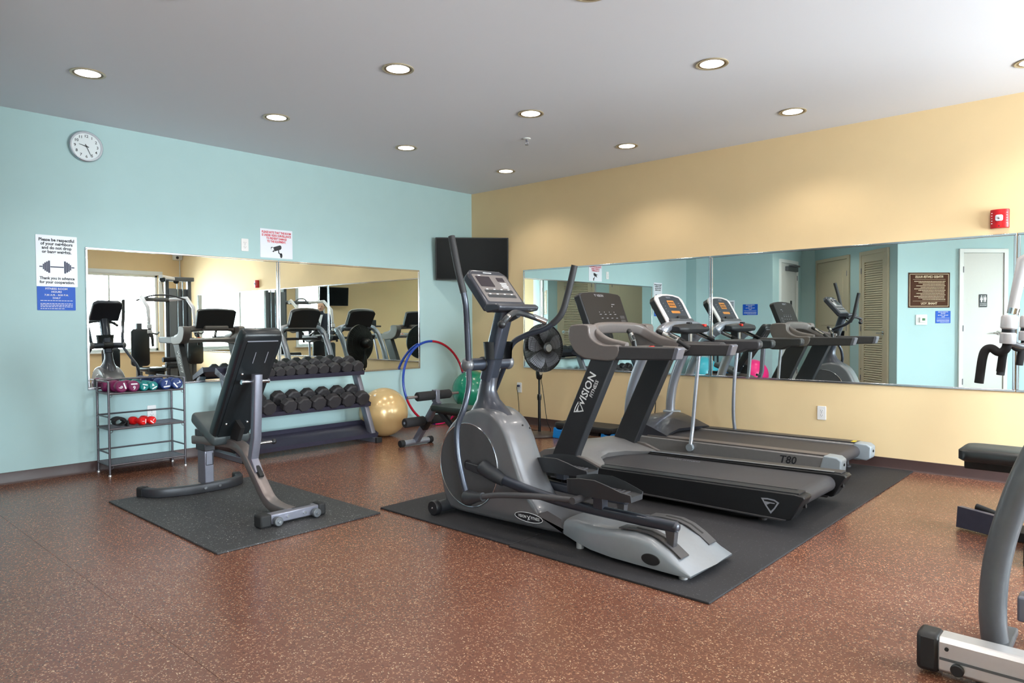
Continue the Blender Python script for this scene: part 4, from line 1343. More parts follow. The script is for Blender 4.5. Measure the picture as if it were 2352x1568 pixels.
# ================================================================== far treadmill (silver arc uprights)
QY = -0.50
t2 = thing('treadmill', 'far silver treadmill with arched tube uprights and white console', 'treadmill', (3.7, QY, MZ))
YN2, YF2 = QY - 0.41, QY + 0.41
for sg, y0, y1 in ((-1, YN2, YN2 + 0.115), (1, YF2 - 0.115, YF2)):
    fr = MB().xz([(2.78, 0.075), (4.50, 0.075), (4.47, 0.20), (2.78, 0.195)], y0, y1).build('side_rail', 'silver_grey_plastic', t2, bevel=0.010, seg=3)
    MB().add([Vector((x, y, z + dz)) for x, z in ((3.02, 0.1985), (4.47, 0.2035)) for y in (y0 + 0.016, y1 - 0.004) for dz in (0.0, 0.007)], [(0, 1, 3, 2), (4, 6, 7, 5), (0, 4, 5, 1), (2, 3, 7, 6), (0, 2, 6, 4), (1, 5, 7, 3)]).build('foot_strip', 'dark_plastic' if sg > 0 else 'warm_grey_plastic', fr)
    cap = [(4.42, 0.080), (4.545, 0.080), (4.575, 0.10), (4.580, 0.185), (4.55, 0.206), (4.46, 0.210), (4.455, 0.20)]
    ec = MB().xz(cap, y0 - 0.004, y1 + 0.004).build('rear_cap', 'light_grey_plastic', fr, bevel=0.012, seg=3)
    MB().cyl((4.572, (y0 + y1) / 2, 0.150), (4.583, (y0 + y1) / 2, 0.150), 0.010, n=12).build('adjuster_hole', 'rubber_black', ec)
q = MB()
q.text('T80', (4.205, YN2 - 0.0005, 0.145), XA, ZA, 0.078, bold=0.0010, shear=0.22)
q.build('model_lettering', 'print_black', t2, smooth=0)
loop = [(2.9, 0.178), (4.45, 0.186)] + [(4.455 + 0.046 * math.cos(math.radians(90 - k * 20)), 0.140 + 0.046 * math.sin(math.radians(90 - k * 20))) for k in range(9)] + [(2.9, 0.09)]
MB().xz(loop, YN2 + 0.118, YF2 - 0.118).build('running_belt', 'belt_rubber', t2)
q = MB()
q.prism(rrect(0.075, 0.018, 0.002, 2), (3.62, YN2 + 0.19, 0.1825), XA, YA, ZA * 0.0012)
q.build('belt_print', 'print_silver', t2)
q = MB()
q.prism(rrect(0.028, 0.07, 0.002, 2), (4.44, YF2 - 0.06, 0.2085), XA, YA, ZA * 0.0030)
q.build('caution_label', 'btn_yellow', t2)
for x, y in ((4.40, YN2 + 0.09), (4.40, YF2 - 0.09), (2.95, YN2 + 0.09), (2.95, YF2 - 0.09)):
    MB().lathe([(0.0, 0), (0.026, 0), (0.026, 0.012), (0.014, 0.018), (0.012, 0.068), (0.0, 0.068)], (x, y, MZ)).build('levelling_foot', 'dark_plastic', t2)
rings = []
for y, s_ in ((YN2 + 0.03, 0), (YN2 + 0.12, 1), (QY, 2), (YF2 - 0.12, 1), (YF2 - 0.03, 0)):
    rise = (0, 0.022, 0.034)[s_]
    tail = (3.20, 3.17, 3.10)[s_]
    rings.append([Vector((a, y, b)) for a, b in ((2.68, 0.06), (2.68, 0.17), (2.74, 0.25 + rise), (2.84, 0.300 + rise), (2.94, 0.306 + rise), (3.05, 0.272 + rise), (tail, 0.212 + rise * 0.3), (tail - 0.02, 0.192), (2.95, 0.19), (2.92, 0.06))])
MB().loft(rings).build('motor_hood', 'graphite_paint', t2, smooth=50)
for y in (YN2 + 0.055, YF2 - 0.055):
    pts = catmull([(2.815, y, 0.24), (2.818, y, 0.42), (2.85, y, 0.60), (2.925, y, 0.80), (3.02, y, 0.96), (3.10, y, 1.045), (3.16, y * 0.985 + QY * 0.015, 1.085)], 6)
    MB().tube(pts, 1.0, prof=rrect(0.085, 0.075, 0.034, 5), up=(0, 1, 0)).build('upright', 'silver_tube', t2, smooth=60)
    MB().prism(rrect(0.16, 0.11, 0.04, 4), (2.83, y, 0.275), XA, YA, ZA * 0.055).build('upright_boot', 'light_grey_plastic', t2, bevel=0.008)
    # thin post from arm down to the deck
    MB().tube(catmull([(3.475, y + (0.0), 0.90), (3.45, y - 0.005, 0.62), (3.432, y - 0.02 * (1 if y < QY else -1), 0.33), (3.432, y - 0.064 * (1 if y < QY else -1), 0.15)], 6), 0.0155, 12).build('support_post', 'silver_tube', t2, smooth=60)
    yy = y - 0.064 * (1 if y < QY else -1)
    MB().cyl((3.432, yy - 0.020, 0.150), (3.432, yy + 0.020, 0.150), 0.030, n=20).build('post_clamp', 'light_grey_plastic', t2)
    am = MB().xz([(3.16, 0.985), (3.20, 0.915), (3.34, 0.905), (3.40, 0.885), (3.50, 0.885), (3.56, 0.912), (3.67, 0.922), (3.692, 0.945), (3.690, 0.985), (3.670, 0.998), (3.30, 1.000)], y - 0.042, y + 0.042).build('side_arm', 'dark_plastic', t2, bevel=0.014, seg=3)
    # sloping pulse grip
    g = MB().tube([(3.30, y * 0.72 + QY * 0.28, 0.995), (3.09, y * 0.72 + QY * 0.28, 1.085)], 0.017, 14).build('grip_bar', 'black_plastic', t2, smooth=60)
    MB().tube([(3.25, y * 0.72 + QY * 0.28, 1.0165), (3.12, y * 0.72 + QY * 0.28, 1.072)], 0.0178, 14).build('pulse_contact', 'handle_chrome', g, smooth=60)
# bumper arch across, below the console
arch = catmull([(3.09, YN2 + 0.055, 1.03), (3.12, YN2 + 0.09, 1.09), (3.13, YN2 + 0.20, 1.125), (3.12, QY, 1.13), (3.13, YF2 - 0.20, 1.125), (3.12, YF2 - 0.09, 1.09), (3.09, YF2 - 0.055, 1.03)], 6)
MB().tube(arch, 1.0, prof=rrect(0.10, 0.075, 0.03, 4), up=(0, 0, 1)).build('front_arch', 'silver_tube', t2, smooth=60)
rings = []
for y, k in ((QY - 0.26, 0.55), (QY - 0.22, 0.85), (QY - 0.12, 1.0), (QY + 0.12, 1.0), (QY + 0.22, 0.85), (QY + 0.26, 0.55)):
    rings.append([Vector((3.205 + a * k, y, 1.10 + b * k)) for a, b in ((-0.09, -0.035), (-0.09, 0.035), (0.02, 0.045), (0.075, 0.03), (0.09, 0.0), (0.075, -0.03), (0.0, -0.045))])
bp_ = MB().loft(rings).build('key_pad_bar', 'charcoal_plastic', t2, smooth=50, bevel=0.006)
MB().box((3.265, QY + 0.10, 1.118), (3.293, QY + 0.14, 1.140)).build('stop_button', 'btn_red', bp_, bevel=0.003)
MB().box((3.20, QY - 0.06, 1.14), (3.24, QY - 0.02, 1.158)).build('reading_knob', 'charcoal_plastic', bp_, bevel=0.006)
MB().box((3.13, QY - 0.03, 0.95), (3.21, QY + 0.03, 1.08)).build('centre_post', 'dark_plastic', t2, bevel=0.008)
MB().box((3.208, QY - 0.012, 0.97), (3.214, QY + 0.022, 1.06)).build('post_label', 'aluminium', t2)
# tray bridging the arms
MB().box((3.17, YN2 + 0.09, 0.93), (3.40, YF2 - 0.09, 0.965)).build('arm_tray', 'dark_plastic', t2, bevel=0.012)
# console with white cheeks
gv = Vector((-0.145, 0, 0.250)).normalized()
gn = Vector((gv.z, 0, -gv.x))
g0 = Vector((3.035, QY, 1.262))
out = [(-0.225, -0.145), (-0.235, 0.10), (-0.20, 0.135), (-0.10, 0.152), (0.0, 0.156), (0.10, 0.152), (0.20, 0.135), (0.235, 0.10), (0.225, -0.145)]
cs = MB().prism(out, g0 - gn * 0.05, YA, gv, gn * 0.056).build('console', 'charcoal_plastic', t2, bevel=0.010, seg=3)
out_w = [(a * 1.02, b * 1.02) for a, b in out]
MB().prism(out_w, g0 + gn * 0.004, YA, gv, gn * 0.018).build('console_frame', 'console_white', cs, bevel=0.007, seg=3)
out_f = [(-0.175, -0.150), (-0.190, 0.06), (-0.175, 0.115), (-0.09, 0.134), (0.0, 0.138), (0.09, 0.134), (0.175, 0.115), (0.190, 0.06), (0.175, -0.150)]
MB().prism(out_f, g0 + gn * 0.0215, YA, gv, gn * 0.003).build('console_face', 'console_blue', cs)
MB().prism(rrect(0.115, 0.072, 0.003, 2), g0 + gn * 0.0245 + gv * 0.050 + YA * -0.01, YA, gv, gn * 0.0015).build('display', 'lcd_orange', cs)
MB().prism(rrect(0.145, 0.024, 0.003, 2), g0 + gn * 0.0245 + gv * -0.032 + YA * -0.005, YA, gv, gn * 0.0015).build('display_strip', 'lcd_orange', cs)
q = MB()
dg = g0 + gn * 0.0262 + gv * 0.050 + YA * -0.01
for r in range(2):
    for k in range(6):
        q.prism(rrect(0.010, 0.018, 0.002, 1), dg + YA * (-0.042 + k * 0.0165) + gv * (0.013 - r * 0.027), YA, gv, gn * 0.0006)
q.build('display_digits', 'lcd_dark', cs, smooth=0)
q = MB()
q.text('VISION', g0 + gn * 0.0246 + gv * 0.116 + YA * -0.015, YA, gv, 0.024, bold=0.0003, lift=0.0008)
for k in range(4):
    q.prism(circle(0.004, 8), g0 + gn * 0.0245 + YA * (-0.145 + 0.012 * (k % 2)) + gv * (0.055 - k * 0.027), YA, gv, gn * 0.001)
    q.prism(rrect(0.028, 0.003, 0.001, 1), g0 + gn * 0.0245 + YA * 0.125 + gv * (0.06 - k * 0.025), YA, gv, gn * 0.001)
q.build('console_print', 'print_silver', cs, smooth=0)
MB().prism(rrect(0.40, 0.05, 0.02, 3), g0 + gn * 0.012 + gv * -0.130, YA, gv, gn * 0.035).build('console_shelf', 'gym_grey', cs, bevel=0.008)
MB().prism(rrect(0.150, 0.040, 0.016, 3), g0 + gn * 0.03 + gv * -0.098 + YA * 0.03, YA, gv, gn * 0.018).build('reading_rack', 'charcoal_plastic', cs, bevel=0.006)
# mains lead to the outlet
MB().tube(catmull([(2.70, QY - 0.1, 0.10), (2.62, QY + 0.12, 0.03), (2.60, -0.16, 0.06), (2.60, -0.06, 0.30), (2.585, -0.035, 0.47), (2.58, -0.02, 0.48)], 6), 0.0045, 8).build('power_cord', 'rubber_black', t2, smooth=60)

# ================================================================== adjustable weight bench
BY = -3.88
wb = thing('weight_bench', 'black padded adjustable weight bench on the small flecked mat', 'bench', (1.9, BY, MZ))
sq = rrect(0.060, 0.072, 0.010, 2)
beam = catmull([(1.165, BY, 0.345), (1.45, BY, 0.365), (1.72, BY, 0.378), (1.865, BY, 0.352), (1.955, BY, 0.285), (2.10, BY, 0.150), (2.185, BY, 0.080), (2.285, BY, 0.052), (2.44, BY, 0.048)], 6)
MB().tube(beam, 1.0, prof=sq, up=(0, 1, 0)).build('main_beam', 'bronze_frame', wb, smooth=35)
MB().box((1.250, BY - 0.032, 0.055), (1.365, BY + 0.032, 0.335)).build('front_post', 'steel_frame', wb, bevel=0.006)
MB().box((1.235, BY - 0.038, 0.285), (1.375, BY + 0.038, 0.335)).build('post_collar', 'dark_frame', wb, bevel=0.006)
q = MB()
for a, b in (((1.369, BY - 0.024, 0.27), (1.369, BY - 0.024, 0.19)), ((1.369, BY + 0.024, 0.27), (1.369, BY + 0.024, 0.19)), ((1.369, BY - 0.024, 0.19), (1.369, BY + 0.024, 0.19))):
    q.tube([a, b], 0.0025, 6)
q.build('post_bracket', 'dark_frame', wb)
arc = catmull([(1.175, BY - 0.375, 0.040), (1.295, BY - 0.315, 0.040), (1.365, BY - 0.16, 0.040), (1.380, BY, 0.040), (1.365, BY + 0.14, 0.040), (1.31, BY + 0.235, 0.040), (1.205, BY + 0.270, 0.040)], 7)
ff = MB().tube(arc, 1.0, prof=rrect(0.052, 0.060, 0.010, 2), up=(0, 0, 1)).build('front_foot', 'dark_frame', wb, smooth=35)
for c, d in ((arc[0], arc[0] - arc[1]), (arc[-1], arc[-1] - arc[-2])):
    d = d.normalized()
    MB().tube([c - d * 0.03, c + d * 0.012], 1.0, prof=rrect(0.060, 0.068, 0.012, 3), up=(0, 0, 1)).build('foot_cap', 'rubber_black', ff)
q = MB()
for y in (-0.05, 0.05):
    q.cyl((1.40, BY + y, 0.045), (1.415, BY + y, 0.045), 0.010, n=10)
q.build('foot_bolts', 'chrome', ff)
rf = MB().box((2.425, BY - 0.165, 0.022), (2.490, BY + 0.155, 0.076)).build('rear_foot', 'steel_frame', wb, bevel=0.006)
for y0, y1 in ((BY - 0.225, BY - 0.155), (BY + 0.145, BY + 0.195)):
    MB().box((2.415, y0, MZ), (2.500, y1, 0.084)).build('foot_cap', 'rubber_black', rf, bevel=0.012)
for y in (BY - 0.125, BY + 0.12):
    w_ = MB().cyl((2.495, y, 0.038), (2.525, y, 0.038), 0.026, n=22).build('wheel', 'gym_grey', rf, bevel=0.004)
    MB().cyl((2.523, y, 0.038), (2.533, y, 0.038), 0.008, n=10).build('axle_bolt', 'chrome', w_)
q = MB()
for y in (BY - 0.055, BY + 0.055):
    q.cyl((2.488, y, 0.050), (2.498, y, 0.050), 0.009, n=10)
q.build('foot_bolts', 'chrome', rf)
q = MB().box((2.430, BY + 0.0, 0.0765), (2.452, BY + 0.12, 0.0775))
q.build('warning_label', 'print_black', rf)
# slot in the beam
MB().tube([(1.99, BY, 0.296), (2.085, BY, 0.206)], 1.0, prof=rrect(0.040, 0.030, 0.006, 2), up=(0, 1, 0)).build('beam_slot', 'rubber_black', wb)
# back pad
pd0, pd1 = Vector((1.635, BY, 0.40)), Vector((2.125, BY, 1.120))
pu = (pd1 - pd0).normalized()
pn = Vector((pu.z, 0, -pu.x))             # towards the back (+x, down)
L = (pd1 - pd0).length
def pad(o, u, w_, n_, L, W0, W1, T, name, material, r=0.03):
    """padded board: u along, w_ across, n_ thickness"""
    q = MB()
    out = []
    for a, b in rrect(1.0, 1.0, 0.10, 4):
        W_ = W0 + (W1 - W0) * (a + 0.5)
        out.append((a * L, b * W_))
    rings = []
    for z, sc_ in ((0.0, 0.955), (0.12, 0.985), (0.3, 1.0), (0.7, 1.0), (0.88, 0.985), (1.0, 0.955)):
        rings.append([o + u * (L / 2 + a * sc_) + w_ * (b * (1 - (1 - sc_) * 1.6)) + n_ * (T * (z - 0.5)) for a, b in out])
    return q.loft(rings).build(name, material, wb if name in ('back_pad', 'seat_pad') else None, smooth=50)
bp = pad(pd0, pu, YA, pn, L, 0.245, 0.275, 0.085, 'back_pad', 'vinyl_black')
q = MB()
q.prism(rrect(L * 0.88, 0.20, 0.02, 3), pd0 + pu * (L * 0.5) + pn * 0.042, pu, YA, pn * 0.006)
q.build('backing_board', 'vinyl_black', bp)
for a, b in ((0.20, -0.07), (0.66, -0.07), (0.20, 0.07)):
    MB().sphere(pd0 + pu * (L * a) + YA * b + pn * 0.049, 0.010, 10, (1, 1, 1)).build('pad_bolt', 'chrome', bp)
for b in (-0.025, 0.055):
    c = pd0 + pu * (L * 0.80) + YA * b + pn * 0.0485
    MB().prism(rrect(0.085, 0.004, 0.0015, 1), c, pu, YA, pn * 0.002).build('staple_line', 'print_silver', bp)
MB().prism(rrect(0.004, 0.20, 0.001, 1), pd0 + pu * (L * 0.94) + pn * 0.043, pu, YA, pn * 0.006).build('seam_piping', 'print_silver', bp)
MB().tube([pd0 + pn * 0.06 - pu * 0.01, pd0 + pu * 0.20 + pn * 0.055], 1.0, prof=rrect(0.03, 0.16, 0.006, 2), up=tuple(pn)).build('back_hinge', 'rubber_black', wb)
# seat
so = Vector((1.330, BY, 0.530))
su = Vector((0.36, 0, -0.125)).normalized()
sn = Vector((-su.z, 0, su.x))
pad(so, su, YA, sn, 0.40, 0.225, 0.270, 0.065, 'seat_pad', 'vinyl_grey')
MB().box((1.20, BY - 0.028, 0.378), (1.33, BY + 0.028, 0.425)).build('seat_bracket', 'dark_frame', wb, bevel=0.005)
MB().tube([(1.33, BY, 0.40), (1.42, BY, 0.455)], 0.020, 10).build('seat_arm', 'dark_frame', wb)
MB().box((1.60, BY - 0.03, 0.375), (1.70, BY + 0.03, 0.430)).build('pivot_block', 'silver_tube', wb, bevel=0.004)
q = MB().cyl((1.655, BY - 0.09, 0.415), (1.655, BY + 0.11, 0.415), 0.010, n=12)
q.build('pivot_bolt', 'chrome', wb)
# adjuster strut behind the pad
MB().tube([(2.050, BY, 0.845), (2.025, BY, 0.45), (1.985, BY, 0.31), (2.045, BY, 0.225)], 1.0, prof=rrect(0.055, 0.052, 0.008, 2), up=(0, 1, 0)).build('adjuster_strut', 'steel_frame', wb, smooth=35)
q = MB().cyl((2.025, BY - 0.085, 0.800), (2.025, BY + 0.085, 0.800), 0.010, n=12)
for y in (-0.085, 0.085):
    q.lathe([(0, -0.006), (0.016, -0.006), (0.016, 0.006), (0, 0.006)], (2.025, BY + y, 0.80), (0, 1, 0), n=14)
q.build('strut_axle', 'chrome', wb)
q = MB().cyl((2.01, BY + 0.03, 0.405), (2.01, BY + 0.115, 0.405), 0.009, n=12)
pp = q.build('pull_pin', 'handle_chrome', wb)
MB().sphere((2.01, BY + 0.128, 0.405), 0.018, 14).build('pin_knob', 'black_plastic', pp)

# ================================================================== wire shelf with vinyl dumbbells
ws = thing('wire_shelf', 'narrow three tier pewter wire shelf below the left mirror', 'shelf', (0.16, -3.885, 0))
X0, X1, Y0, Y1 = 0.030, 0.290, -4.165, -3.600
for x in (X0, X1):
    for y in (Y0, Y1):
        p_ = MB().tube([(x, y, 0.012), (x, y, 0.722)], 0.0085, 10).build('post', 'wire_pewter', ws)
        MB().lathe([(0, 0), (0.012, 0), (0.012, 0.006), (0.006, 0.014), (0, 0.014)], (x, y, 0.0), n=12).build('glide_foot', 'aluminium', p_)
TIERS = [0.085, 0.362, 0.634]
for k, z in enumerate(TIERS):
    q = MB()
    q.box((X0, Y0, z - 0.006), (X1, Y1, z - 0.003))
    n_w = 13
    for i in range(n_w):
        x = X0 + 0.01 + (X1 - X0 - 0.02) * i / (n_w - 1)
        q.box((x - 0.004, Y0, z - 0.003), (x + 0.004, Y1, z))
    sh = q.build('shelf_deck', 'wire_pewter', ws, smooth=0)
    q = MB()
    for a, b in (((X0, Y0), (X1, Y0)), ((X1, Y0), (X1, Y1)), ((X1, Y1), (X0, Y1)), ((X0, Y1), (X0, Y0))):
        q.tube([(a[0], a[1], z - 0.004), (b[0], b[1], z - 0.004)], 0.0075, 8)
    q.build('deck_frame', 'wire_pewter', sh)
    zr = z + 0.090
    q = MB()
    for a, b in (((X0, Y0), (X1, Y0)), ((X1, Y1), (X0, Y1)), ((X0, Y1), (X0, Y0))):
        q.tube([(a[0], a[1], zr), (b[0], b[1], zr)], 0.0065, 8)
    q.build('guard_rail', 'wire_pewter', ws)
    for y, sgn in ((Y0, 1), (Y1, -1)):
        c = Vector((X1, y + sgn * 0.012, z - 0.018))
        MB().tube([c + YA * (0.012 * math.cos(t * 0.6283)) + ZA * (0.012 * math.sin(t * 0.6283)) for t in range(10)], 0.0025, 6, closed=True).build('ring_brace', 'wire_pewter', ws)

def vinyl_dumbbell(material, label, x, y, z, r, L, rot, num, group, spin=0.0):
    """rounded head dumbbell; axis along local x, number on the +x end"""
    t = thing('vinyl_dumbbell', label, 'dumbbell', (0, 0, 0), group)
    hl = L * 0.36
    for sg in (-1, 1):
        prof_ = [(0.0, L / 2), (r * 0.80, L / 2), (r * 0.96, L / 2 - 0.006), (r, L / 2 - 0.016), (r, L / 2 - hl * 0.72), (r * 0.86, L / 2 - hl * 0.95), (r * 0.45, L / 2 - hl), (0.0, L / 2 - hl)]
        MB().lathe(prof_, (0, 0, 0), (sg, 0, 0), n=22).build('head', material, t)
    MB().cyl((-L * 0.2, 0, 0), (L * 0.2, 0, 0), r * 0.42, n=16).build('handle', material, t)
    if num:
        q = MB()
        c, s_ = math.cos(spin), math.sin(spin)
        u = Vector((0, c, s_)); v = Vector((0, -s_, c))
        q.text(num, Vector((L / 2, 0, 0)) + v * r * 0.22, u, v, r * 0.95, bold=0.0006, lift=0.0008)
        q.prism(rrect(r * 1.1, r * 0.22, r * 0.05, 1), Vector((L / 2, 0, 0)) - v * r * 0.42, u, v, XA * 0.0008)
        q.build('weight_print', 'print_white', t, smooth=0)
    t.location = (x, y, z)
    t.rotation_euler = (0, 0, rot)
    return t
zt = TIERS[2]
GV = 'vinyl dumbbells on the wire shelf'
vinyl_dumbbell('neo_maroon', 'maroon vinyl dumbbell at left end of wire shelf, lettering turned sideways', 0.205, -4.075, zt + 0.046, 0.046, 0.17, 0.10, '6', GV, spin=1.9)
vinyl_dumbbell('neo_maroon', 'maroon vinyl dumbbell with upside down number beside the teal ones', 0.205, -3.985, zt + 0.044, 0.044, 0.17, 0.05, '6', GV, spin=3.14)
vinyl_dumbbell('neo_maroon', 'plain maroon dumbbell at the back left corner of wire shelf', 0.072, -4.075, zt + 0.038, 0.038, 0.13, 1.55, '', GV)
vinyl_dumbbell('neo_teal', 'left teal vinyl dumbbell marked four on wire shelf', 0.200, -3.905, zt + 0.036, 0.036, 0.16, 0.06, '4', GV, spin=2.9)
vinyl_dumbbell('neo_teal', 'right teal vinyl dumbbell marked four on wire shelf', 0.200, -3.830, zt + 0.036, 0.036, 0.16, -0.05, '4', GV, spin=0.5)
vinyl_dumbbell('neo_teal', 'teal vinyl dumbbell lying behind the two numbered teal ones', 0.075, -3.875, zt + 0.036, 0.036, 0.13, 1.52, '', GV)
vinyl_dumbbell('neo_navy', 'left navy vinyl dumbbell marked seven on wire shelf', 0.205, -3.742, zt + 0.045, 0.045, 0.17, 0.04, '7', GV, spin=0.1)
vinyl_dumbbell('neo_navy', 'navy vinyl dumbbell marked seven at right end of wire shelf', 0.205, -3.650, zt + 0.045, 0.045, 0.17, -0.04, '7', GV, spin=-0.9)
zm = TIERS[1]
vinyl_dumbbell('neo_red', 'left red vinyl dumbbell on middle tier of wire shelf', 0.195, -3.930, zm + 0.032, 0.032, 0.15, 0.35, '1', GV, spin=1.5)
vinyl_dumbbell('neo_red', 'right red vinyl dumbbell on middle tier of wire shelf', 0.195, -3.855, zm + 0.032, 0.032, 0.15, 0.22, '1', GV, spin=-0.7)
aw = thing('ankle_weight', 'curled black ankle weight on middle tier of wire shelf', 'ankle weight', (0.20, -4.07, zm))
sp = []
for k in range(40):
    a = k / 39 * math.radians(520)
    r = 0.022 + 0.013 * k / 39
    sp.append((0.20, -4.07 + r * 1.35 * math.cos(a), zm + 0.0415 + r * math.sin(a) * 0.98))
MB().tube(sp, 1.0, prof=rrect(0.010, 0.085, 0.004, 2), up=(1, 0, 0)).build('cuff', 'foam_black', aw, smooth=50)
MB().box((0.165, -4.018, zm + 0.001), (0.235, -4.004, zm + 0.045)).build('strap', 'rubber_black', aw, bevel=0.004)

# ================================================================== three tier dumbbell rack
dr = thing('dumbbell_rack', 'dark three tier steel rack holding hex dumbbells below the mirror', 'rack', (0.3, -2.56, 0))
RY0, RY1 = -3.235, -1.885
for y in (RY0, RY1):
    ft = MB().box((0.03, y - 0.03, 0.0), (0.62, y + 0.03, 0.048)).build('foot', 'steel_frame', dr, bevel=0.004)
    for x in (0.035, 0.61):
        MB().box((x - 0.012, y - 0.033, 0.0), (x + 0.012, y + 0.033, 0.052)).build('foot_cap', 'rubber_black', ft, bevel=0.003)
    MB().tube([(0.515, y, 0.040), (0.225, y, 0.700)], 1.0, prof=rrect(0.075, 0.05, 0.006, 2), up=(0, 1, 0)).build('slanted_post', 'steel_frame', dr, smooth=35)
def tray(x_front, z_front, depth, slope, name):
    """tilted tray, front edge low; lips front and back"""
    d = Vector((-math.cos(slope), 0, math.sin(slope)))
    n_ = Vector((math.sin(slope), 0, math.cos(slope)))
    o = Vector((x_front, RY0 - 0.03, z_front))
    t_ = 0.004
    q = MB()
    q.prism([(0, -0.018), (0, 0.022), (t_, 0.022), (t_, 0), (depth - t_, 0), (depth - t_, 0.040), (depth, 0.040), (depth, -t_), (t_, -t_), (t_, -0.018)], o, d, n_, YA * (RY1 - RY0 + 0.06))
    tr_ = q.build(name, 'rack_purple', dr, smooth=0)
    for y in (RY0 - 0.032, RY1 + 0.028):
        MB().prism([(0, -0.018), (0, 0.020), (depth, 0.045), (depth, -0.01)], (o.x, y, o.z), d, n_, YA * 0.004).build('end_plate', 'rack_purple', tr_, smooth=0)
    return d, n_, o
T_TOP = tray(0.345, 0.668, 0.235, 0.30, 'tray')
T_MID = tray(0.445, 0.360, 0.255, 0.30, 'tray')
T_BOT = tray(0.560, 0.070, 0.300, 0.28, 'tray')
ORD = ['first', 'second', 'third', 'fourth', 'fifth', 'sixth', 'seventh', 'eighth', 'ninth', 'tenth', 'eleventh', 'twelfth']
hex_proto = None
def hex_dumbbell(x, y, z, r, L, tilt, label, group):
    """hex head dumbbell, unit mesh scaled by r; axis local x"""
    global hex_proto
    if hex_proto is None:
        t = thing('hex_dumbbell', label, 'dumbbell', (0, 0, 0), group)
        for sg in (-1, 1):
            q = MB()
            rings = []
            for xx, k in ((0.62, 0.80), (0.74, 1.0), (1.48, 1.0), (1.62, 0.86)):
                rings.append([Vector((sg * xx, k * math.cos(math.radians(22.5 + 45 * i)) * 1.08, k * math.sin(math.radians(22.5 + 45 * i)) * 1.0)) for i in range(8)])
            q.loft(rings)
            q.build('hex_head', 'hex_rubber', t, smooth=20)
        MB().tube([(-0.66, 0, 0), (-0.3, 0, 0), (0, 0, 0), (0.3, 0, 0), (0.66, 0, 0)], [0.24, 0.27, 0.31, 0.27, 0.24], 14).build('handle', 'handle_chrome', t)
        hex_proto = t
    else:
        t = copy_tree(hex_proto)
        t['label'] = label
        t['group'] = group
    t.location = (x, y, z)
    t.scale = (L / 3.24, r, r)
    t.rotation_euler = (0, tilt, 0)
    return t
tops = [-1.925, -2.052, -2.190, -2.315, -2.432, -2.553, -2.662, -2.762, -2.858, -2.955, -3.050, -3.145]
for i, y in enumerate(tops):
    r = 0.0600 - 0.0018 * i
    d, n_, o = T_TOP
    c = o + d * 0.118 + n_ * (r * 0.925 + 0.001)
    hex_dumbbell(c.x, y, c.z, r, 0.225 - 0.003 * i, 0.30, 'black hex dumbbell on top tray of rack, %s from the right end' % ORD[i], 'hex dumbbells on the rack')
mids = [-1.958, -2.122, -2.285, -2.447, -2.600, -2.745, -2.945, -3.10]
for i, y in enumerate(mids):
    r = 0.0715 - 0.0010 * i
    d, n_, o = T_MID
    c = o + d * 0.122 + n_ * (r * 0.925 + 0.001)
    hex_dumbbell(c.x, y, c.z, r, 0.275, 0.30, 'large black hex dumbbell on middle tray of rack, %s from the right end' % ORD[i], 'hex dumbbells on the rack')

# ================================================================== balls, hoop
def ball(c, r, material, label, seam=True):
    t = thing('exercise_ball', label, 'exercise ball', (c[0], c[1], c[2] - r), 'exercise balls')
    MB().sphere(c, r, 48).build('shell', material, t, smooth=180)
    v = Vector(c) + Vector((0.2, -0.5, 0.6)).normalized() * r
    d = (v - Vector(c)).normalized()
    MB().lathe([(0, -0.003), (0.012, -0.003), (0.012, 0.002), (0, 0.003)], v, d, n=14).build('valve_plug', 'white_trim', t)
    return t
ball((0.325, -1.605, 0.250), 0.250, 'gold_vinyl', 'shiny gold exercise ball beside the dumbbell rack')
ball((0.41, -0.41, 0.388), 0.232, 'green_vinyl', 'green exercise ball in the room corner behind the sit-up bench')
bs = thing('ball_stand', 'white ring stand under the green exercise ball in the corner', 'ball stand', (0.41, -0.41, 0))
MB().lathe([(0.145, 0.0), (0.155, 0.0), (0.148, 0.19), (0.135, 0.200), (0.125, 0.192), (0.138, 0.01)], (0.41, -0.41, 0), n=36).build('ring', 'white_trim', bs)
ball((1.17, -5.55, 0.265), 0.262, 'pink_vinyl', 'pink exercise ball near the far teal wall, seen in mirror')
ball((0.42, -5.20, 0.285), 0.28, 'turquoise_vinyl', 'turquoise exercise ball near the far teal wall, seen in mirror')

hp = thing('hula_hoop', 'blue and red hula hoop leaning on the teal wall by the corner', 'hula hoop', (0.15, -0.72, 0))
hc = Vector((0.095, -0.700, 0.487))
hu = Vector((0.04, 1.0, 0)).normalized()
hv = Vector((-0.14, 0.0, 0.99)).normalized()
segs = [(12, 88, 'hoop_red'), (88, 200, 'hoop_blue'), (200, 236, 'hoop_red'), (236, 262, 'hoop_purple'), (262, 330, 'hoop_pink'), (330, 372, 'hoop_purple')]
for a0, a1, m in segs:
    k = max(int((a1 - a0) / 6), 3)
    pts = [hc + hu * (0.445 * math.cos(math.radians(a0 + (a1 - a0) * i / k))) + hv * (0.475 * math.sin(math.radians(a0 + (a1 - a0) * i / k))) for i in range(k + 1)]
    MB().tube(pts, 0.0135, 12).build('hoop_segment', m, hp, smooth=60)

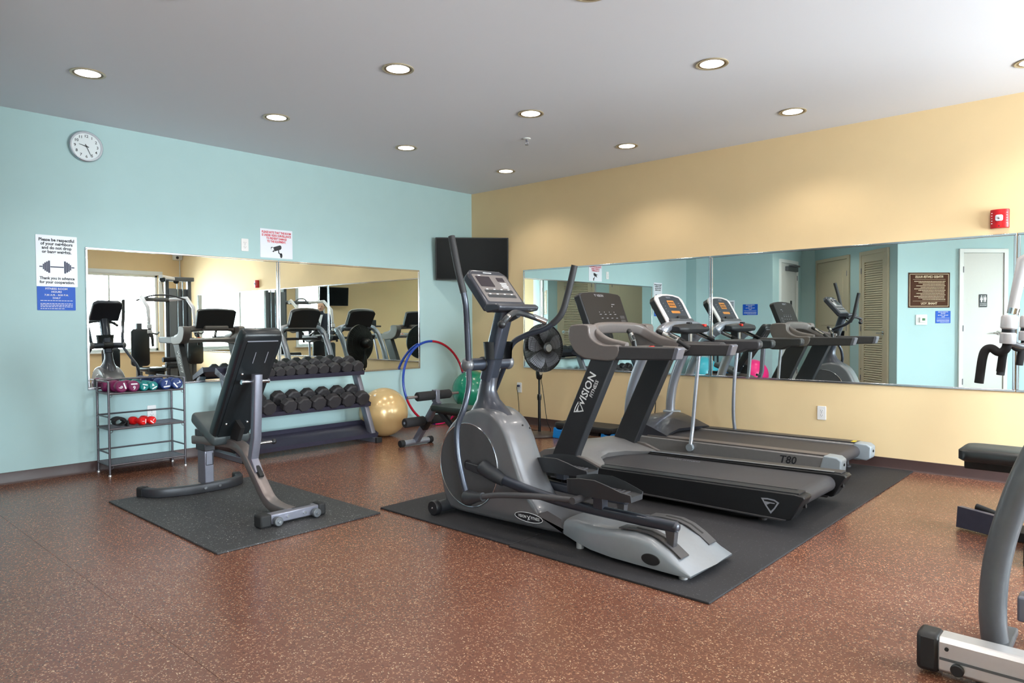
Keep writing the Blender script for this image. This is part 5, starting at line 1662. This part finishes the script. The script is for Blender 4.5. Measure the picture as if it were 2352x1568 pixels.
# ================================================================== sit-up bench
su_ = thing('situp_bench', 'small grey sit-up bench with black foam rollers by the corner', 'bench', (1.5, -1.73, 0))
SY = -1.73
fb = MB().cyl((0.985, SY - 0.165, 0.032), (0.985, SY + 0.175, 0.032), 0.027).build('front_foot', 'silver_tube', su_)
for sg in (-1, 1):
    MB().cyl((0.985, SY + 0.005 + sg * 0.150, 0.033), (0.985, SY + 0.005 + sg * 0.197, 0.033), 0.033, n=18).build('foot_cap', 'rubber_black', fb, bevel=0.005)
MB().tube([(0.995, SY, 0.045), (1.31, SY, 0.445)], 1.0, prof=rrect(0.06, 0.05, 0.006, 2), up=(0, 1, 0)).build('front_leg', 'steel_frame', su_, smooth=35)
MB().tube([(1.10, SY, 0.178), (1.165, SY, 0.26)], 1.0, prof=rrect(0.072, 0.062, 0.006, 2), up=(0, 1, 0)).build('leg_sleeve', 'black_plastic', su_, smooth=35)
MB().cyl((1.150, SY - 0.27, 0.252), (1.150, SY + 0.27, 0.252), 0.012).build('roller_bar', 'silver_tube', su_)
for a, b in ((-0.268, -0.04), (0.04, 0.268)):
    MB().lathe([(0, a), (0.038, a), (0.044, a + 0.008), (0.044, b - 0.008), (0.038, b), (0, b)], (1.150, SY, 0.252), (0, 1, 0)).build('foam_roller', 'foam_black', su_)
MB().cyl((1.285, SY - 0.345, 0.498), (1.285, SY + 0.275, 0.498), 0.0125).build('roller_bar', 'bronze_frame', su_)
for a, b in ((-0.232, -0.035), (0.02, 0.165)):
    MB().lathe([(0, a), (0.036, a), (0.042, a + 0.008), (0.042, b - 0.008), (0.036, b), (0, b)], (1.285, SY, 0.498), (0, 1, 0)).build('foam_roller', 'foam_black', su_)
MB().box((1.255, SY - 0.032, 0.435), (1.320, SY + 0.018, 0.548)).build('roller_bracket', 'steel_frame', su_, bevel=0.006)
q = MB()
out = [(a, b) for a, b in rrect(0.86, 0.26, 0.06, 5)]
rings = []
for z, k in ((0.365, 0.97), (0.372, 1.0), (0.405, 1.0), (0.415, 0.965)):
    rings.append([Vector((1.735 + a * k, SY + 0.005 + b * k, z)) for a, b in out])
q.loft(rings).build('bench_pad', 'vinyl_green', su_, smooth=50)
MB().tube([(1.30, SY, 0.355), (2.08, SY, 0.345)], 1.0, prof=rrect(0.05, 0.045, 0.006, 2), up=(0, 1, 0)).build('under_beam', 'dark_frame', su_)
MB().tube([(1.34, SY, 0.345), (1.72, SY, 0.06)], 1.0, prof=rrect(0.045, 0.04, 0.005, 2), up=(0, 1, 0)).build('brace', 'dark_frame', su_)
MB().tube([(2.02, SY, 0.345), (2.06, SY, 0.04)], 1.0, prof=rrect(0.05, 0.045, 0.005, 2), up=(0, 1, 0)).build('rear_leg', 'dark_frame', su_)
rb = MB().cyl((2.06, SY - 0.18, 0.032), (2.06, SY + 0.18, 0.032), 0.026).build('rear_foot', 'silver_tube', su_)
for sg in (-1, 1):
    MB().cyl((2.06, SY + sg * 0.165, 0.033), (2.06, SY + sg * 0.20, 0.033), 0.032, n=18).build('foot_cap', 'rubber_black', rb, bevel=0.005)

# ================================================================== pedestal fan
FX, FYY = 1.515, -0.525
fan = thing('pedestal_fan', 'black pedestal fan with wire cage in front of the yellow wall', 'fan', (FX, FYY, 0))
MB().lathe([(0.0, 0.0), (0.205, 0.0), (0.208, 0.008), (0.200, 0.016), (0.12, 0.030), (0.03, 0.042), (0.0, 0.042)], (FX, FYY, 0.0), n=48).build('base', 'fan_base', fan)
MB().cyl((FX, FYY, 0.038), (FX, FYY, 0.40), 0.0155, n=16).build('lower_pole', 'fan_black', fan)
MB().cyl((FX, FYY, 0.39), (FX, FYY, 0.62), 0.011, n=16).build('upper_pole', 'fan_black', fan)
MB().lathe([(0, -0.03), (0.020, -0.03), (0.023, 0.0), (0.020, 0.03), (0, 0.03)], (FX, FYY, 0.395)).build('height_collar', 'fan_black', fan)
fn_ = Vector((0.955, -0.21, 0.0)).normalized()
fu = ZA.cross(fn_).normalized()
hub = Vector((1.587, -0.542, 0.905))
bx = MB()
rings = []
for z, a, b in ((0.575, 0.010, 0.012), (0.590, 0.024, 0.026), (0.640, 0.028, 0.032), (0.700, 0.026, 0.027), (0.74, 0.022, 0.022)):
    rings.append([Vector((FX, FYY, z)) + fn_ * p + fu * q_ for p, q_ in rrect(a * 2, b * 2, min(a, b) * 0.6, 4)])
cb_ = bx.loft(rings).build('control_box', 'fan_black', fan, smooth=50)
MB().prism(circle(0.022, 24, 0.034), Vector((FX, FYY, 0.660)) + fn_ * 0.026, fu, ZA, fn_ * 0.004).build('control_bezel', 'chrome', cb_)
MB().prism(circle(0.015, 20), Vector((FX, FYY, 0.668)) + fn_ * 0.029, fu, ZA, fn_ * 0.008).build('speed_knob', 'fan_black', cb_)
MB().lathe([(0.0, -0.175), (0.040, -0.17), (0.062, -0.14), (0.066, -0.06), (0.05, -0.035), (0.0, -0.035)], hub, fn_, n=28).build('motor_housing', 'fan_black', fan)
MB().tube([Vector((FX, FYY, 0.735)), Vector((FX, FYY, 0.83)), hub - fn_ * 0.10 + ZA * -0.03], 0.020, 12).build('neck', 'fan_black', fan)
RF = 0.243
def cage(sgn, name, depth, spokes):
    q = MB()
    for rr, dd in ((0.055, 1.0), (0.10, 0.93), (0.15, 0.80), (0.20, 0.55), (RF, 0.02)):
        q.tube([hub + fn_ * (sgn * depth * dd) + (fu * math.cos(t * 2 * math.pi / 40) + ZA * math.sin(t * 2 * math.pi / 40)) * rr for t in range(40)], 0.0016 if rr < RF else 0.005, 5, closed=True)
    for k in range(spokes):
        a = 2 * math.pi * k / spokes
        pts = []
        for rr, dd, tw in ((0.05, 1.0, 0.0), (0.10, 0.93, 0.16), (0.15, 0.80, 0.28), (0.20, 0.55, 0.36), (0.235, 0.22, 0.40), (RF, 0.02, 0.41)):
            b = a + tw * sgn
            pts.append(hub + fn_ * (sgn * depth * dd) + (fu * math.cos(b) + ZA * math.sin(b)) * rr)
        q.tube(pts, 0.0019, 4)
    return q.build(name, 'fan_black', fan, smooth=60)
cage(1, 'front_grille', 0.075, 64)
cage(-1, 'rear_grille', 0.085, 48)
MB().lathe([(RF, -0.012), (RF + 0.006, -0.012), (RF + 0.006, 0.012), (RF, 0.012), (RF - 0.003, 0.0)], hub, fn_, n=64).build('rim_band', 'fan_black', fan)
hb = MB().lathe([(0.0, 0.072), (0.058, 0.070), (0.060, 0.078), (0.045, 0.086), (0.0, 0.088)], hub, fn_, n=32).build('hub_badge', 'fan_black', fan)
MB().lathe([(0.026, 0.087), (0.038, 0.086), (0.038, 0.091), (0.026, 0.091)], hub, fn_, n=32).build('badge_ring', 'chrome', hb)
bl0 = None
for k in range(5):
    q = MB()
    a0 = math.radians(90 + 72 * k)
    grid = []
    for i in range(6):
        rr = 0.045 + (0.215 - 0.045) * i / 5
        wdt = math.radians(18 + 26 * math.sin(math.pi * (0.25 + 0.65 * i / 5)))
        row = []
        for j in range(5):
            s_ = j / 4 - 0.5
            b = a0 + wdt * s_ * 1.5
            row.append(hub + (fu * math.cos(b) + ZA * math.sin(b)) * rr + fn_ * (0.018 + 0.055 * s_ * (1 - 0.3 * i / 5)))
        grid.append(row)
    vs = [p for r_ in grid for p in r_] + [p - fn_ * 0.0025 for r_ in grid for p in r_]
    fs = []
    n5 = 30
    for i in range(5):
        for j in range(4):
            a = i * 5 + j
            fs.append((a, a + 1, a + 6, a + 5))
            fs.append((n5 + a, n5 + a + 5, n5 + a + 6, n5 + a + 1))
    edge = [i for i in range(5)] + [i * 5 + 4 for i in range(1, 6)] + [25 + j for j in range(3, -1, -1)] + [i * 5 for i in range(4, 0, -1)]
    for i in range(len(edge)):
        a, b = edge[i], edge[(i + 1) % len(edge)]
        fs.append((a, b, n5 + b, n5 + a))
    q.add(vs, fs).build('blade', 'fan_blade', fan, smooth=60)
MB().lathe([(0.0, 0.0), (0.046, 0.0), (0.046, 0.045), (0.03, 0.055), (0.0, 0.055)], hub, fn_, n=24).build('spinner', 'fan_black', fan)
q = MB().tube(catmull([(FX + 0.01, FYY + 0.015, 0.60), (FX + 0.035, FYY + 0.03, 0.40), (FX + 0.06, FYY + 0.05, 0.15), (FX + 0.05, FYY + 0.12, 0.035), (FX - 0.15, FYY + 0.20, 0.006), (1.0, -0.25, 0.006), (0.80, -0.10, 0.006), (0.795, -0.035, 0.05), (0.78, -0.03, 0.30), (0.766, -0.035, 0.41), (0.773, -0.028, 0.435)], 7), 0.0035, 6)
cd = q.build('power_cord', 'rubber_black', fan, smooth=60)
MB().box((0.760, -0.034, 0.424), (0.790, -0.0085, 0.448)).build('plug', 'print_navy', cd, bevel=0.005)

# ================================================================== aerobic step behind the treadmill
stp = thing('aerobic_step', 'black aerobic step with bright blue risers behind the treadmill', 'step', (2.09, -0.42, 0))
rings = []
for z, k in ((0.105, 0.96), (0.115, 1.0), (0.150, 1.0), (0.160, 0.975)):
    rings.append([Vector((2.09 + a * k, -0.42 + b * k, z)) for a, b in rrect(0.72, 0.30, 0.05, 4)])
MB().loft(rings).build('platform', 'step_black', stp, smooth=45)
MB().prism(circle(0.075, 24, 0.035), (2.02, -0.42, 0.1595), XA, YA, ZA * 0.0012).build('logo_patch', 'turquoise_vinyl', stp)
for x in (1.80, 2.38):
    MB().xz([(x - 0.085, 0.0), (x + 0.085, 0.0), (x + 0.072, 0.108), (x + 0.042, 0.108), (x + 0.028, 0.090), (x - 0.028, 0.090), (x - 0.042, 0.108), (x - 0.072, 0.108)], -0.560, -0.280).build('riser', 'step_blue', stp, bevel=0.006)
MB().box((1.94, -0.50, 0.06), (2.24, -0.34, 0.108)).build('underside_rib', 'step_black', stp)

# ================================================================== multi-station gym at the right
gm = thing('multi_gym', 'multi station home gym partly cut off by the right edge', 'gym', (6.3, -1.35, 0))
MB().box((5.90, -1.42, 0.0), (7.10, -1.30, 0.06)).box((6.30, -2.10, 0.0), (6.42, -0.45, 0.06)).build('base_frame', 'gym_grey', gm, bevel=0.006)
# weight tower
for y in (-1.12, -0.74):
    MB().box((6.38, y - 0.03, 0.05), (6.46, y + 0.03, 1.98)).build('tower_post', 'gym_grey', gm, bevel=0.006)
MB().box((6.30, -1.17, 1.93), (6.60, -0.69, 2.0)).build('tower_cap', 'gym_grey', gm, bevel=0.01)
MB().box((6.47, -1.10, 0.08), (6.50, -0.76, 1.80)).build('shroud_panel', 'shroud_grey', gm, bevel=0.006)
MB().box((6.34, -1.10, 0.12), (6.37, -0.98, 1.80)).build('shroud_panel', 'shroud_grey', gm, bevel=0.006)
for k in range(10):
    MB().box((6.40, -0.97, 0.12 + k * 0.052), (6.46, -0.80, 0.168 + k * 0.052)).build('weight_plate', 'rubber_black', gm, bevel=0.003)
for y in (-0.93, -0.84):
    MB().cyl((6.43, y, 0.08), (6.43, y, 1.93), 0.012, n=12).build('guide_rod', 'chrome', gm)
# upper arm with pulleys and lat bar
MB().tube([(6.42, -0.93, 1.96), (6.05, -1.35, 1.98)], 1.0, prof=rrect(0.06, 0.05, 0.008, 2), up=(0, 0, 1)).build('lat_boom', 'gym_white', gm)
for p_ in ((6.08, -1.31, 1.93), (6.38, -0.97, 1.93)):
    MB().lathe([(0, -0.012), (0.045, -0.012), (0.04, 0.0), (0.045, 0.012), (0, 0.012)], p_, (0.7, 0.75, 0), n=24).build('pulley', 'black_plastic', gm)
MB().tube([(6.07, -1.33, 1.90), (6.08, -1.30, 1.70)], 0.004, 6).build('cable', 'rubber_black', gm)
MB().tube(catmull([(6.39, -1.62, 1.58), (6.22, -1.46, 1.655), (6.10, -1.32, 1.67), (6.0, -1.18, 1.655), (5.88, -1.02, 1.59)], 6), 0.013, 10).build('lat_bar', 'dark_frame', gm, smooth=60)
# press arms: white lever, collar, dark curved handle with two grips
for sy in (-1.70, -0.98):
    lv = MB().tube([(6.25, sy * 0.6 - 0.54, 1.60), (5.93, sy, 1.62), (5.672, sy, 1.448), (5.628, sy, 1.19)], [0.030, 0.030, 0.030, 0.022], 14).build('press_lever', 'gym_white', gm, smooth=60)
    MB().lathe([(0, 0.0), (0.034, 0.0), (0.036, 0.01), (0.036, 0.05), (0.028, 0.058), (0.028, 0.072), (0.037, 0.08), (0.037, 0.135), (0.030, 0.145), (0, 0.145)], (5.612, sy, 1.035), (0.06, 0, 1), n=24).build('adjuster_collar', 'gym_white', lv)
    MB().cyl((5.615, sy, 1.090), (5.617, sy, 1.110), 0.0295, n=20).build('collar_ring', 'print_black', lv)
    MB().cyl((5.632, sy, 1.185), (5.638, sy, 1.215), 0.026, n=20).build('chrome_sleeve', 'chrome', lv)
    MB().tube(catmull([(5.612, sy, 1.040), (5.604, sy, 1.005), (5.575, sy, 0.990), (5.545, sy, 1.010), (5.520, sy, 1.000), (5.506, sy, 0.955), (5.492, sy, 0.828)], 6), [0.021] * 37, 14).build('press_handle', 'foam_black', gm, smooth=60)
    MB().tube(catmull([(5.612, sy + 0.02, 1.045), (5.66, sy + 0.12, 1.020), (5.70, sy + 0.17, 1.05)], 6), 0.015, 12).build('press_handle', 'gym_grey', gm, smooth=60)
    MB().tube([(5.592, sy + 0.02, 0.99), (5.580, sy + 0.03, 0.89)], 0.019, 14).build('press_handle', 'foam_black', gm, smooth=60)
MB().tube([(6.42, -1.0, 1.60), (6.30, -1.35, 1.60), (6.25, -1.60, 1.60)], 0.035, 12).build('press_pivot', 'gym_grey', gm)
# seat with arm support, back pads, leg station
def gpad(c, u, v, w_, h_, t_, name='pad'):
    c, u, v = Vector(c), Vector(u).normalized(), Vector(v).normalized()
    n_ = u.cross(v)
    rings = []
    out_ = rrect(w_, h_, min(w_, h_) * 0.2, 5)
    for z, k in ((-0.5, 0.93), (-0.35, 0.99), (0.35, 0.99), (0.5, 0.93)):
        rings.append([c + u * (a * k) + v * (b * k) + n_ * (t_ * z) for a, b in out_])
    return MB().loft(rings).build(name, 'vinyl_black', gm, smooth=50)
gpad((5.63, -1.655, 0.458), XA, YA, 0.44, 0.30, 0.062, 'seat_pad')
MB().box((5.43, -1.70, 0.375), (5.84, -1.55, 0.428)).build('seat_base', 'rubber_black', gm, bevel=0.006)
MB().tube([(5.80, -1.64, 0.40), (5.95, -1.45, 0.05)], 1.0, prof=rrect(0.06, 0.06, 0.008, 2), up=(0, 1, 0)).build('seat_post', 'gym_grey', gm)
gpad((6.08, -1.68, 0.80), YA, ZA, 0.28, 0.62, 0.07, 'back_pad')
gpad((6.05, -0.80, 0.69), YA, ZA, 0.26, 0.40, 0.07, 'back_pad')
gpad((6.30, -2.05, 0.62), YA, ZA, 0.26, 0.36, 0.07, 'back_pad')
MB().box((6.10, -1.72, 0.06), (6.17, -1.64, 1.20)).build('back_post', 'gym_grey', gm, bevel=0.006)
MB().box((6.07, -0.83, 0.06), (6.13, -0.77, 0.75)).build('back_post', 'gym_grey', gm, bevel=0.006)
MB().box((6.32, -2.08, 0.06), (6.38, -2.02, 0.70)).build('back_post', 'gym_grey', gm, bevel=0.006)
for z, x in ((0.58, 5.86), (0.49, 5.74)):
    MB().cyl((x + 0.3, -1.30, z), (x + 0.3, -0.96, z), 0.042, n=20).build('foam_roller', 'foam_black', gm)
gpad((6.12, -1.15, 0.46), XA, YA, 0.30, 0.28, 0.05, 'seat_pad')
# foot plate on the floor, with roller
MB().add([Vector(p_) for p_ in ((5.365, -1.52, 0.012), (5.60, -1.60, 0.008), (5.60, -1.58, 0.112), (5.368, -1.50, 0.125), (5.375, -1.45, 0.012), (5.61, -1.53, 0.008), (5.612, -1.50, 0.10), (5.378, -1.42, 0.112))],
         [(0, 1, 2, 3), (4, 7, 6, 5), (0, 4, 5, 1), (3, 2, 6, 7), (0, 3, 7, 4), (1, 5, 6, 2)]).build('foot_plate', 'rack_purple', gm, bevel=0.003)
MB().cyl((5.44, -1.40, 0.115), (5.60, -1.44, 0.078), 0.018, n=14).build('foot_roller', 'rubber_black', gm, bevel=0.004)
MB().box((5.60, -1.58, 0.0), (5.95, -1.40, 0.05)).build('foot_beam', 'rubber_black', gm, bevel=0.004)
MB().box((5.72, -2.02, 0.0), (5.80, -1.40, 0.11)).build('foot_beam', 'rubber_black', gm, bevel=0.006)

# ================================================================== machine with aluminium rail at the lower right corner
rm = thing('exercise_machine', 'exercise machine with aluminium floor rail at the lower right corner', 'exercise machine', (6.2, -3.3, 0))
rl = MB()
prf = [(-0.042, 0.028), (-0.042, 0.118), (-0.032, 0.132), (0.032, 0.132), (0.042, 0.118), (0.042, 0.028), (0.030, 0.018), (-0.030, 0.018)]
MB().prism(prf, (5.648, -3.40, 0.0), YA, ZA, XA * 1.45).build('floor_rail', 'aluminium', rm, bevel=0.004, smooth=30)
MB().prism([(-0.046, 0.012), (-0.046, 0.122), (-0.034, 0.137), (0.034, 0.137), (0.046, 0.122), (0.046, 0.012)], (5.585, -3.40, 0.0), YA, ZA, XA * 0.066).build('rail_end_cap', 'black_plastic', rm, bevel=0.014, seg=3)
MB().prism([(0.0, 0.062), (1.44, 0.062), (1.44, 0.070), (0.0, 0.070)], (5.652, -3.4425, 0.0), XA, ZA, -YA * 0.002).build('rail_groove', 'gym_grey', rm)
for x in (5.702, 5.90, 6.10):
    MB().cyl((x, -3.440, 0.043), (x, -3.456, 0.043), 0.019, n=20).build('track_roller', 'black_plastic', rm, bevel=0.003)
MB().cyl((5.672, -3.442, 0.100), (5.672, -3.447, 0.100), 0.006, n=10).build('rail_bolt', 'rubber_black', rm)
big = catmull([(5.752, -3.06, 0.0), (5.742, -3.06, 0.13), (5.752, -3.06, 0.29), (5.785, -3.06, 0.46), (5.845, -3.06, 0.66), (5.94, -3.06, 0.86), (6.06, -3.06, 1.02), (6.2, -3.06, 1.12)], 8)
MB().tube(big, 0.042, 22).build('curved_mast', 'gym_grey', rm, smooth=60)
thin = catmull([(5.835, -2.96, 0.10), (5.850, -2.96, 0.30), (5.885, -2.96, 0.50), (5.95, -2.96, 0.70), (6.05, -2.98, 0.90)], 8)
MB().tube(thin, 0.020, 14).build('side_tube', 'steel_frame', rm, smooth=60)
MB().box((5.805, -3.00, 0.085), (5.865, -2.92, 0.175)).build('tube_clamp', 'steel_frame', rm, bevel=0.008)
MB().cyl((5.84, -2.96, 0.115), (6.5, -2.96, 0.115), 0.032, n=18).build('cross_tube', 'rubber_black', rm)
MB().box((5.742, -3.40, 0.0), (5.80, -2.90, 0.028)).build('cross_foot', 'gym_grey', rm, bevel=0.006)
MB().box((6.92, -3.75, 0.0), (7.00, -3.05, 0.05)).build('rear_foot', 'gym_grey', rm, bevel=0.006)
MB().box((6.42, -3.52, 0.135), (6.75, -3.28, 0.205)).build('sliding_seat', 'vinyl_black', rm, bevel=0.025, seg=3)
MB().cyl((6.2, -3.28, 1.12), (6.2, -2.84, 1.12), 0.018, n=14).build('handlebar', 'grip_rubber', rm)
MB().box((6.16, -3.14, 1.13), (6.28, -2.98, 1.26)).build('monitor', 'charcoal_plastic', rm, bevel=0.015)

# ================================================================== things by the entry, seen only in the mirror
tb = thing('side_table', 'small dark side table by the far teal wall, seen in mirror', 'table', (0.58, -5.88, 0))
MB().box((0.30, -6.00, 0.80), (0.86, -5.76, 0.83)).build('table_top', 'dark_frame', tb, bevel=0.004)
for x in (0.33, 0.83):
    for y in (-5.97, -5.79):
        MB().box((x - 0.014, y - 0.014, 0.0), (x + 0.014, y + 0.014, 0.80)).build('leg', 'dark_frame', tb)
for x, m, lab in ((0.66, 'bottle_green', 'green capped spray bottle on side table, seen in mirror'), (0.80, 'bottle_white', 'white spray bottle on side table, seen in mirror')):
    b_ = thing('spray_bottle', lab, 'bottle', (x, -5.86, 0.83))
    MB().lathe([(0, 0), (0.034, 0), (0.036, 0.01), (0.036, 0.11), (0.014, 0.15), (0.012, 0.165), (0, 0.165)], (x, -5.86, 0.83)).build('bottle', 'bottle_white', b_)
    MB().box((x - 0.016, -5.89, 0.99), (x + 0.016, -5.80, 1.02)).build('trigger_head', m, b_, bevel=0.006)
ex = thing('step_stack', 'stack of bright blue steps under the side table, seen in mirror', 'step', (0.62, -5.86, 0))
for k in range(3):
    MB().box((0.36, -5.98, 0.005 + k * 0.11), (0.80, -5.78, 0.10 + k * 0.11)).build('step_block', 'step_blue' if k != 1 else 'step_black', ex, bevel=0.012)

# ================================================================== person near the windows, seen only as a small double reflection
pr = thing('person', 'person in dark jacket and white shirt, tiny in the mirrors', 'person', (7.35, -2.52, 0))
def skin_body(name, verts, edges, radii, material, root=0, parent=pr):
    me = bpy.data.meshes.new(name)
    me.from_pydata([tuple(Vector(v) - parent.location) for v in verts], edges, [])
    me.materials.append(MAT[material])
    o_ = bpy.data.objects.new(name, me)
    COL.objects.link(o_)
    o_.parent = parent
    sk = o_.modifiers.new('skin', 'SKIN')
    for i, r in enumerate(radii):
        me.skin_vertices[0].data[i].radius = (r, r) if not isinstance(r, tuple) else r
    me.skin_vertices[0].data[root].use_root = True
    sk.use_smooth_shade = True
    ss = o_.modifiers.new('subsurf', 'SUBSURF')
    ss.levels = ss.render_levels = 2
    return o_
bx_, by_ = 7.35, -2.52
# across the shoulders is local s = (0.6, 0.8), facing f = (-0.8, 0.6)
def PB(s_, f_, z_):
    return Vector((bx_ + 0.6 * s_ - 0.8 * f_, by_ + 0.8 * s_ + 0.6 * f_, z_))
bv = [PB(0, 0, 0.90), PB(0, 0.01, 1.08), PB(0, 0.01, 1.27), PB(0, 0, 1.40), PB(0, 0.01, 1.47), PB(0, 0.02, 1.56),
      PB(-0.17, 0, 1.36), PB(-0.23, -0.01, 1.10), PB(-0.22, 0.08, 0.88), PB(0.17, 0, 1.36), PB(0.23, -0.01, 1.10), PB(0.22, 0.08, 0.88),
      PB(-0.09, 0, 0.84), PB(-0.10, 0.02, 0.48), PB(-0.10, -0.01, 0.09), PB(-0.11, 0.11, 0.04),
      PB(0.09, 0, 0.84), PB(0.10, 0.02, 0.48), PB(0.10, -0.01, 0.09), PB(0.11, 0.11, 0.04)]
be = [(0, 1), (1, 2), (2, 3), (3, 4), (4, 5), (2, 6), (6, 7), (7, 8), (2, 9), (9, 10), (10, 11), (0, 12), (12, 13), (13, 14), (14, 15), (0, 16), (16, 17), (17, 18), (18, 19)]
br = [0.15, 0.14, 0.15, 0.07, 0.055, 0.06, 0.065, 0.052, 0.038, 0.065, 0.052, 0.038, 0.088, 0.062, 0.045, 0.040, 0.088, 0.062, 0.045, 0.040]
skin_body('body', bv, be, br, 'suit_navy')
q = MB()
q.sphere(PB(0, 0.02, 1.555), 0.105, 24, (0.78, 0.80, 1.08))
q.sphere(PB(0, 0.105, 1.54), 0.016, 10, (1, 1, 1.4))
for s_ in (-1, 1):
    q.sphere(PB(s_ * 0.083, 0.01, 1.545), 0.024, 10, (0.5, 0.6, 1.1))
q.cyl(PB(0, 0.0, 1.40), PB(0, 0.01, 1.49), 0.052)
hd = q.build('head', 'skin', pr, smooth=180)
q = MB()
q.sphere(PB(0, -0.005, 1.60), 0.098, 20, (0.86, 0.88, 0.75))
q.build('hair', 'hair_brown', hd, smooth=180)
q = MB()
for s_ in (-1, 1):
    q.sphere(PB(s_ * 0.032, 0.092, 1.565), 0.010, 8)
q.build('eyes', 'print_black', hd, smooth=180)
MB().sphere(PB(0, 0.098, 1.505), 0.020, 10, (0.9, 0.9, 0.3)).build('mouth', 'neo_maroon', hd, smooth=180)
q = MB()
q.add([PB(-0.055, 0.125, 1.38), PB(0.055, 0.125, 1.38), PB(0.0, 0.168, 1.12), PB(-0.055, 0.10, 1.38), PB(0.055, 0.10, 1.38), PB(0.0, 0.14, 1.12)], [(0, 1, 2), (3, 5, 4), (0, 3, 4, 1), (1, 4, 5, 2), (2, 5, 3, 0)])
q.build('shirt_front', 'shirt_white', pr)
for s_ in (-1, 1):
    q = MB()
    c = PB(s_ * 0.22, 0.09, 0.85)
    dn = Vector((0, 0, -1))
    fw = PB(0, 1, 0) - PB(0, 0, 0)
    sd = (PB(1, 0, 0) - PB(0, 0, 0)) * s_
    q.sphere(c + dn * 0.02, 0.040, 14, (0.75, 0.75, 1.15))
    for k in range(4):
        b0 = c + dn * 0.05 + fw * (0.024 - 0.016 * k)
        q.tube([b0, b0 + dn * 0.035, b0 + dn * (0.062 - 0.006 * abs(k - 1)) + fw * 0.012], [0.0085, 0.008, 0.0065], 8)
    q.tube([c + fw * 0.025, c + fw * 0.048 + dn * 0.025, c + fw * 0.052 + dn * 0.05], [0.010, 0.009, 0.0075], 8)
    q.build('hand', 'skin', pr, smooth=180)
    MB().sphere(PB(s_ * 0.105, 0.06, 0.045), 0.075, 16, (0.9, 0.9, 0.55)).build('shoe', 'rubber_black', pr, smooth=180)
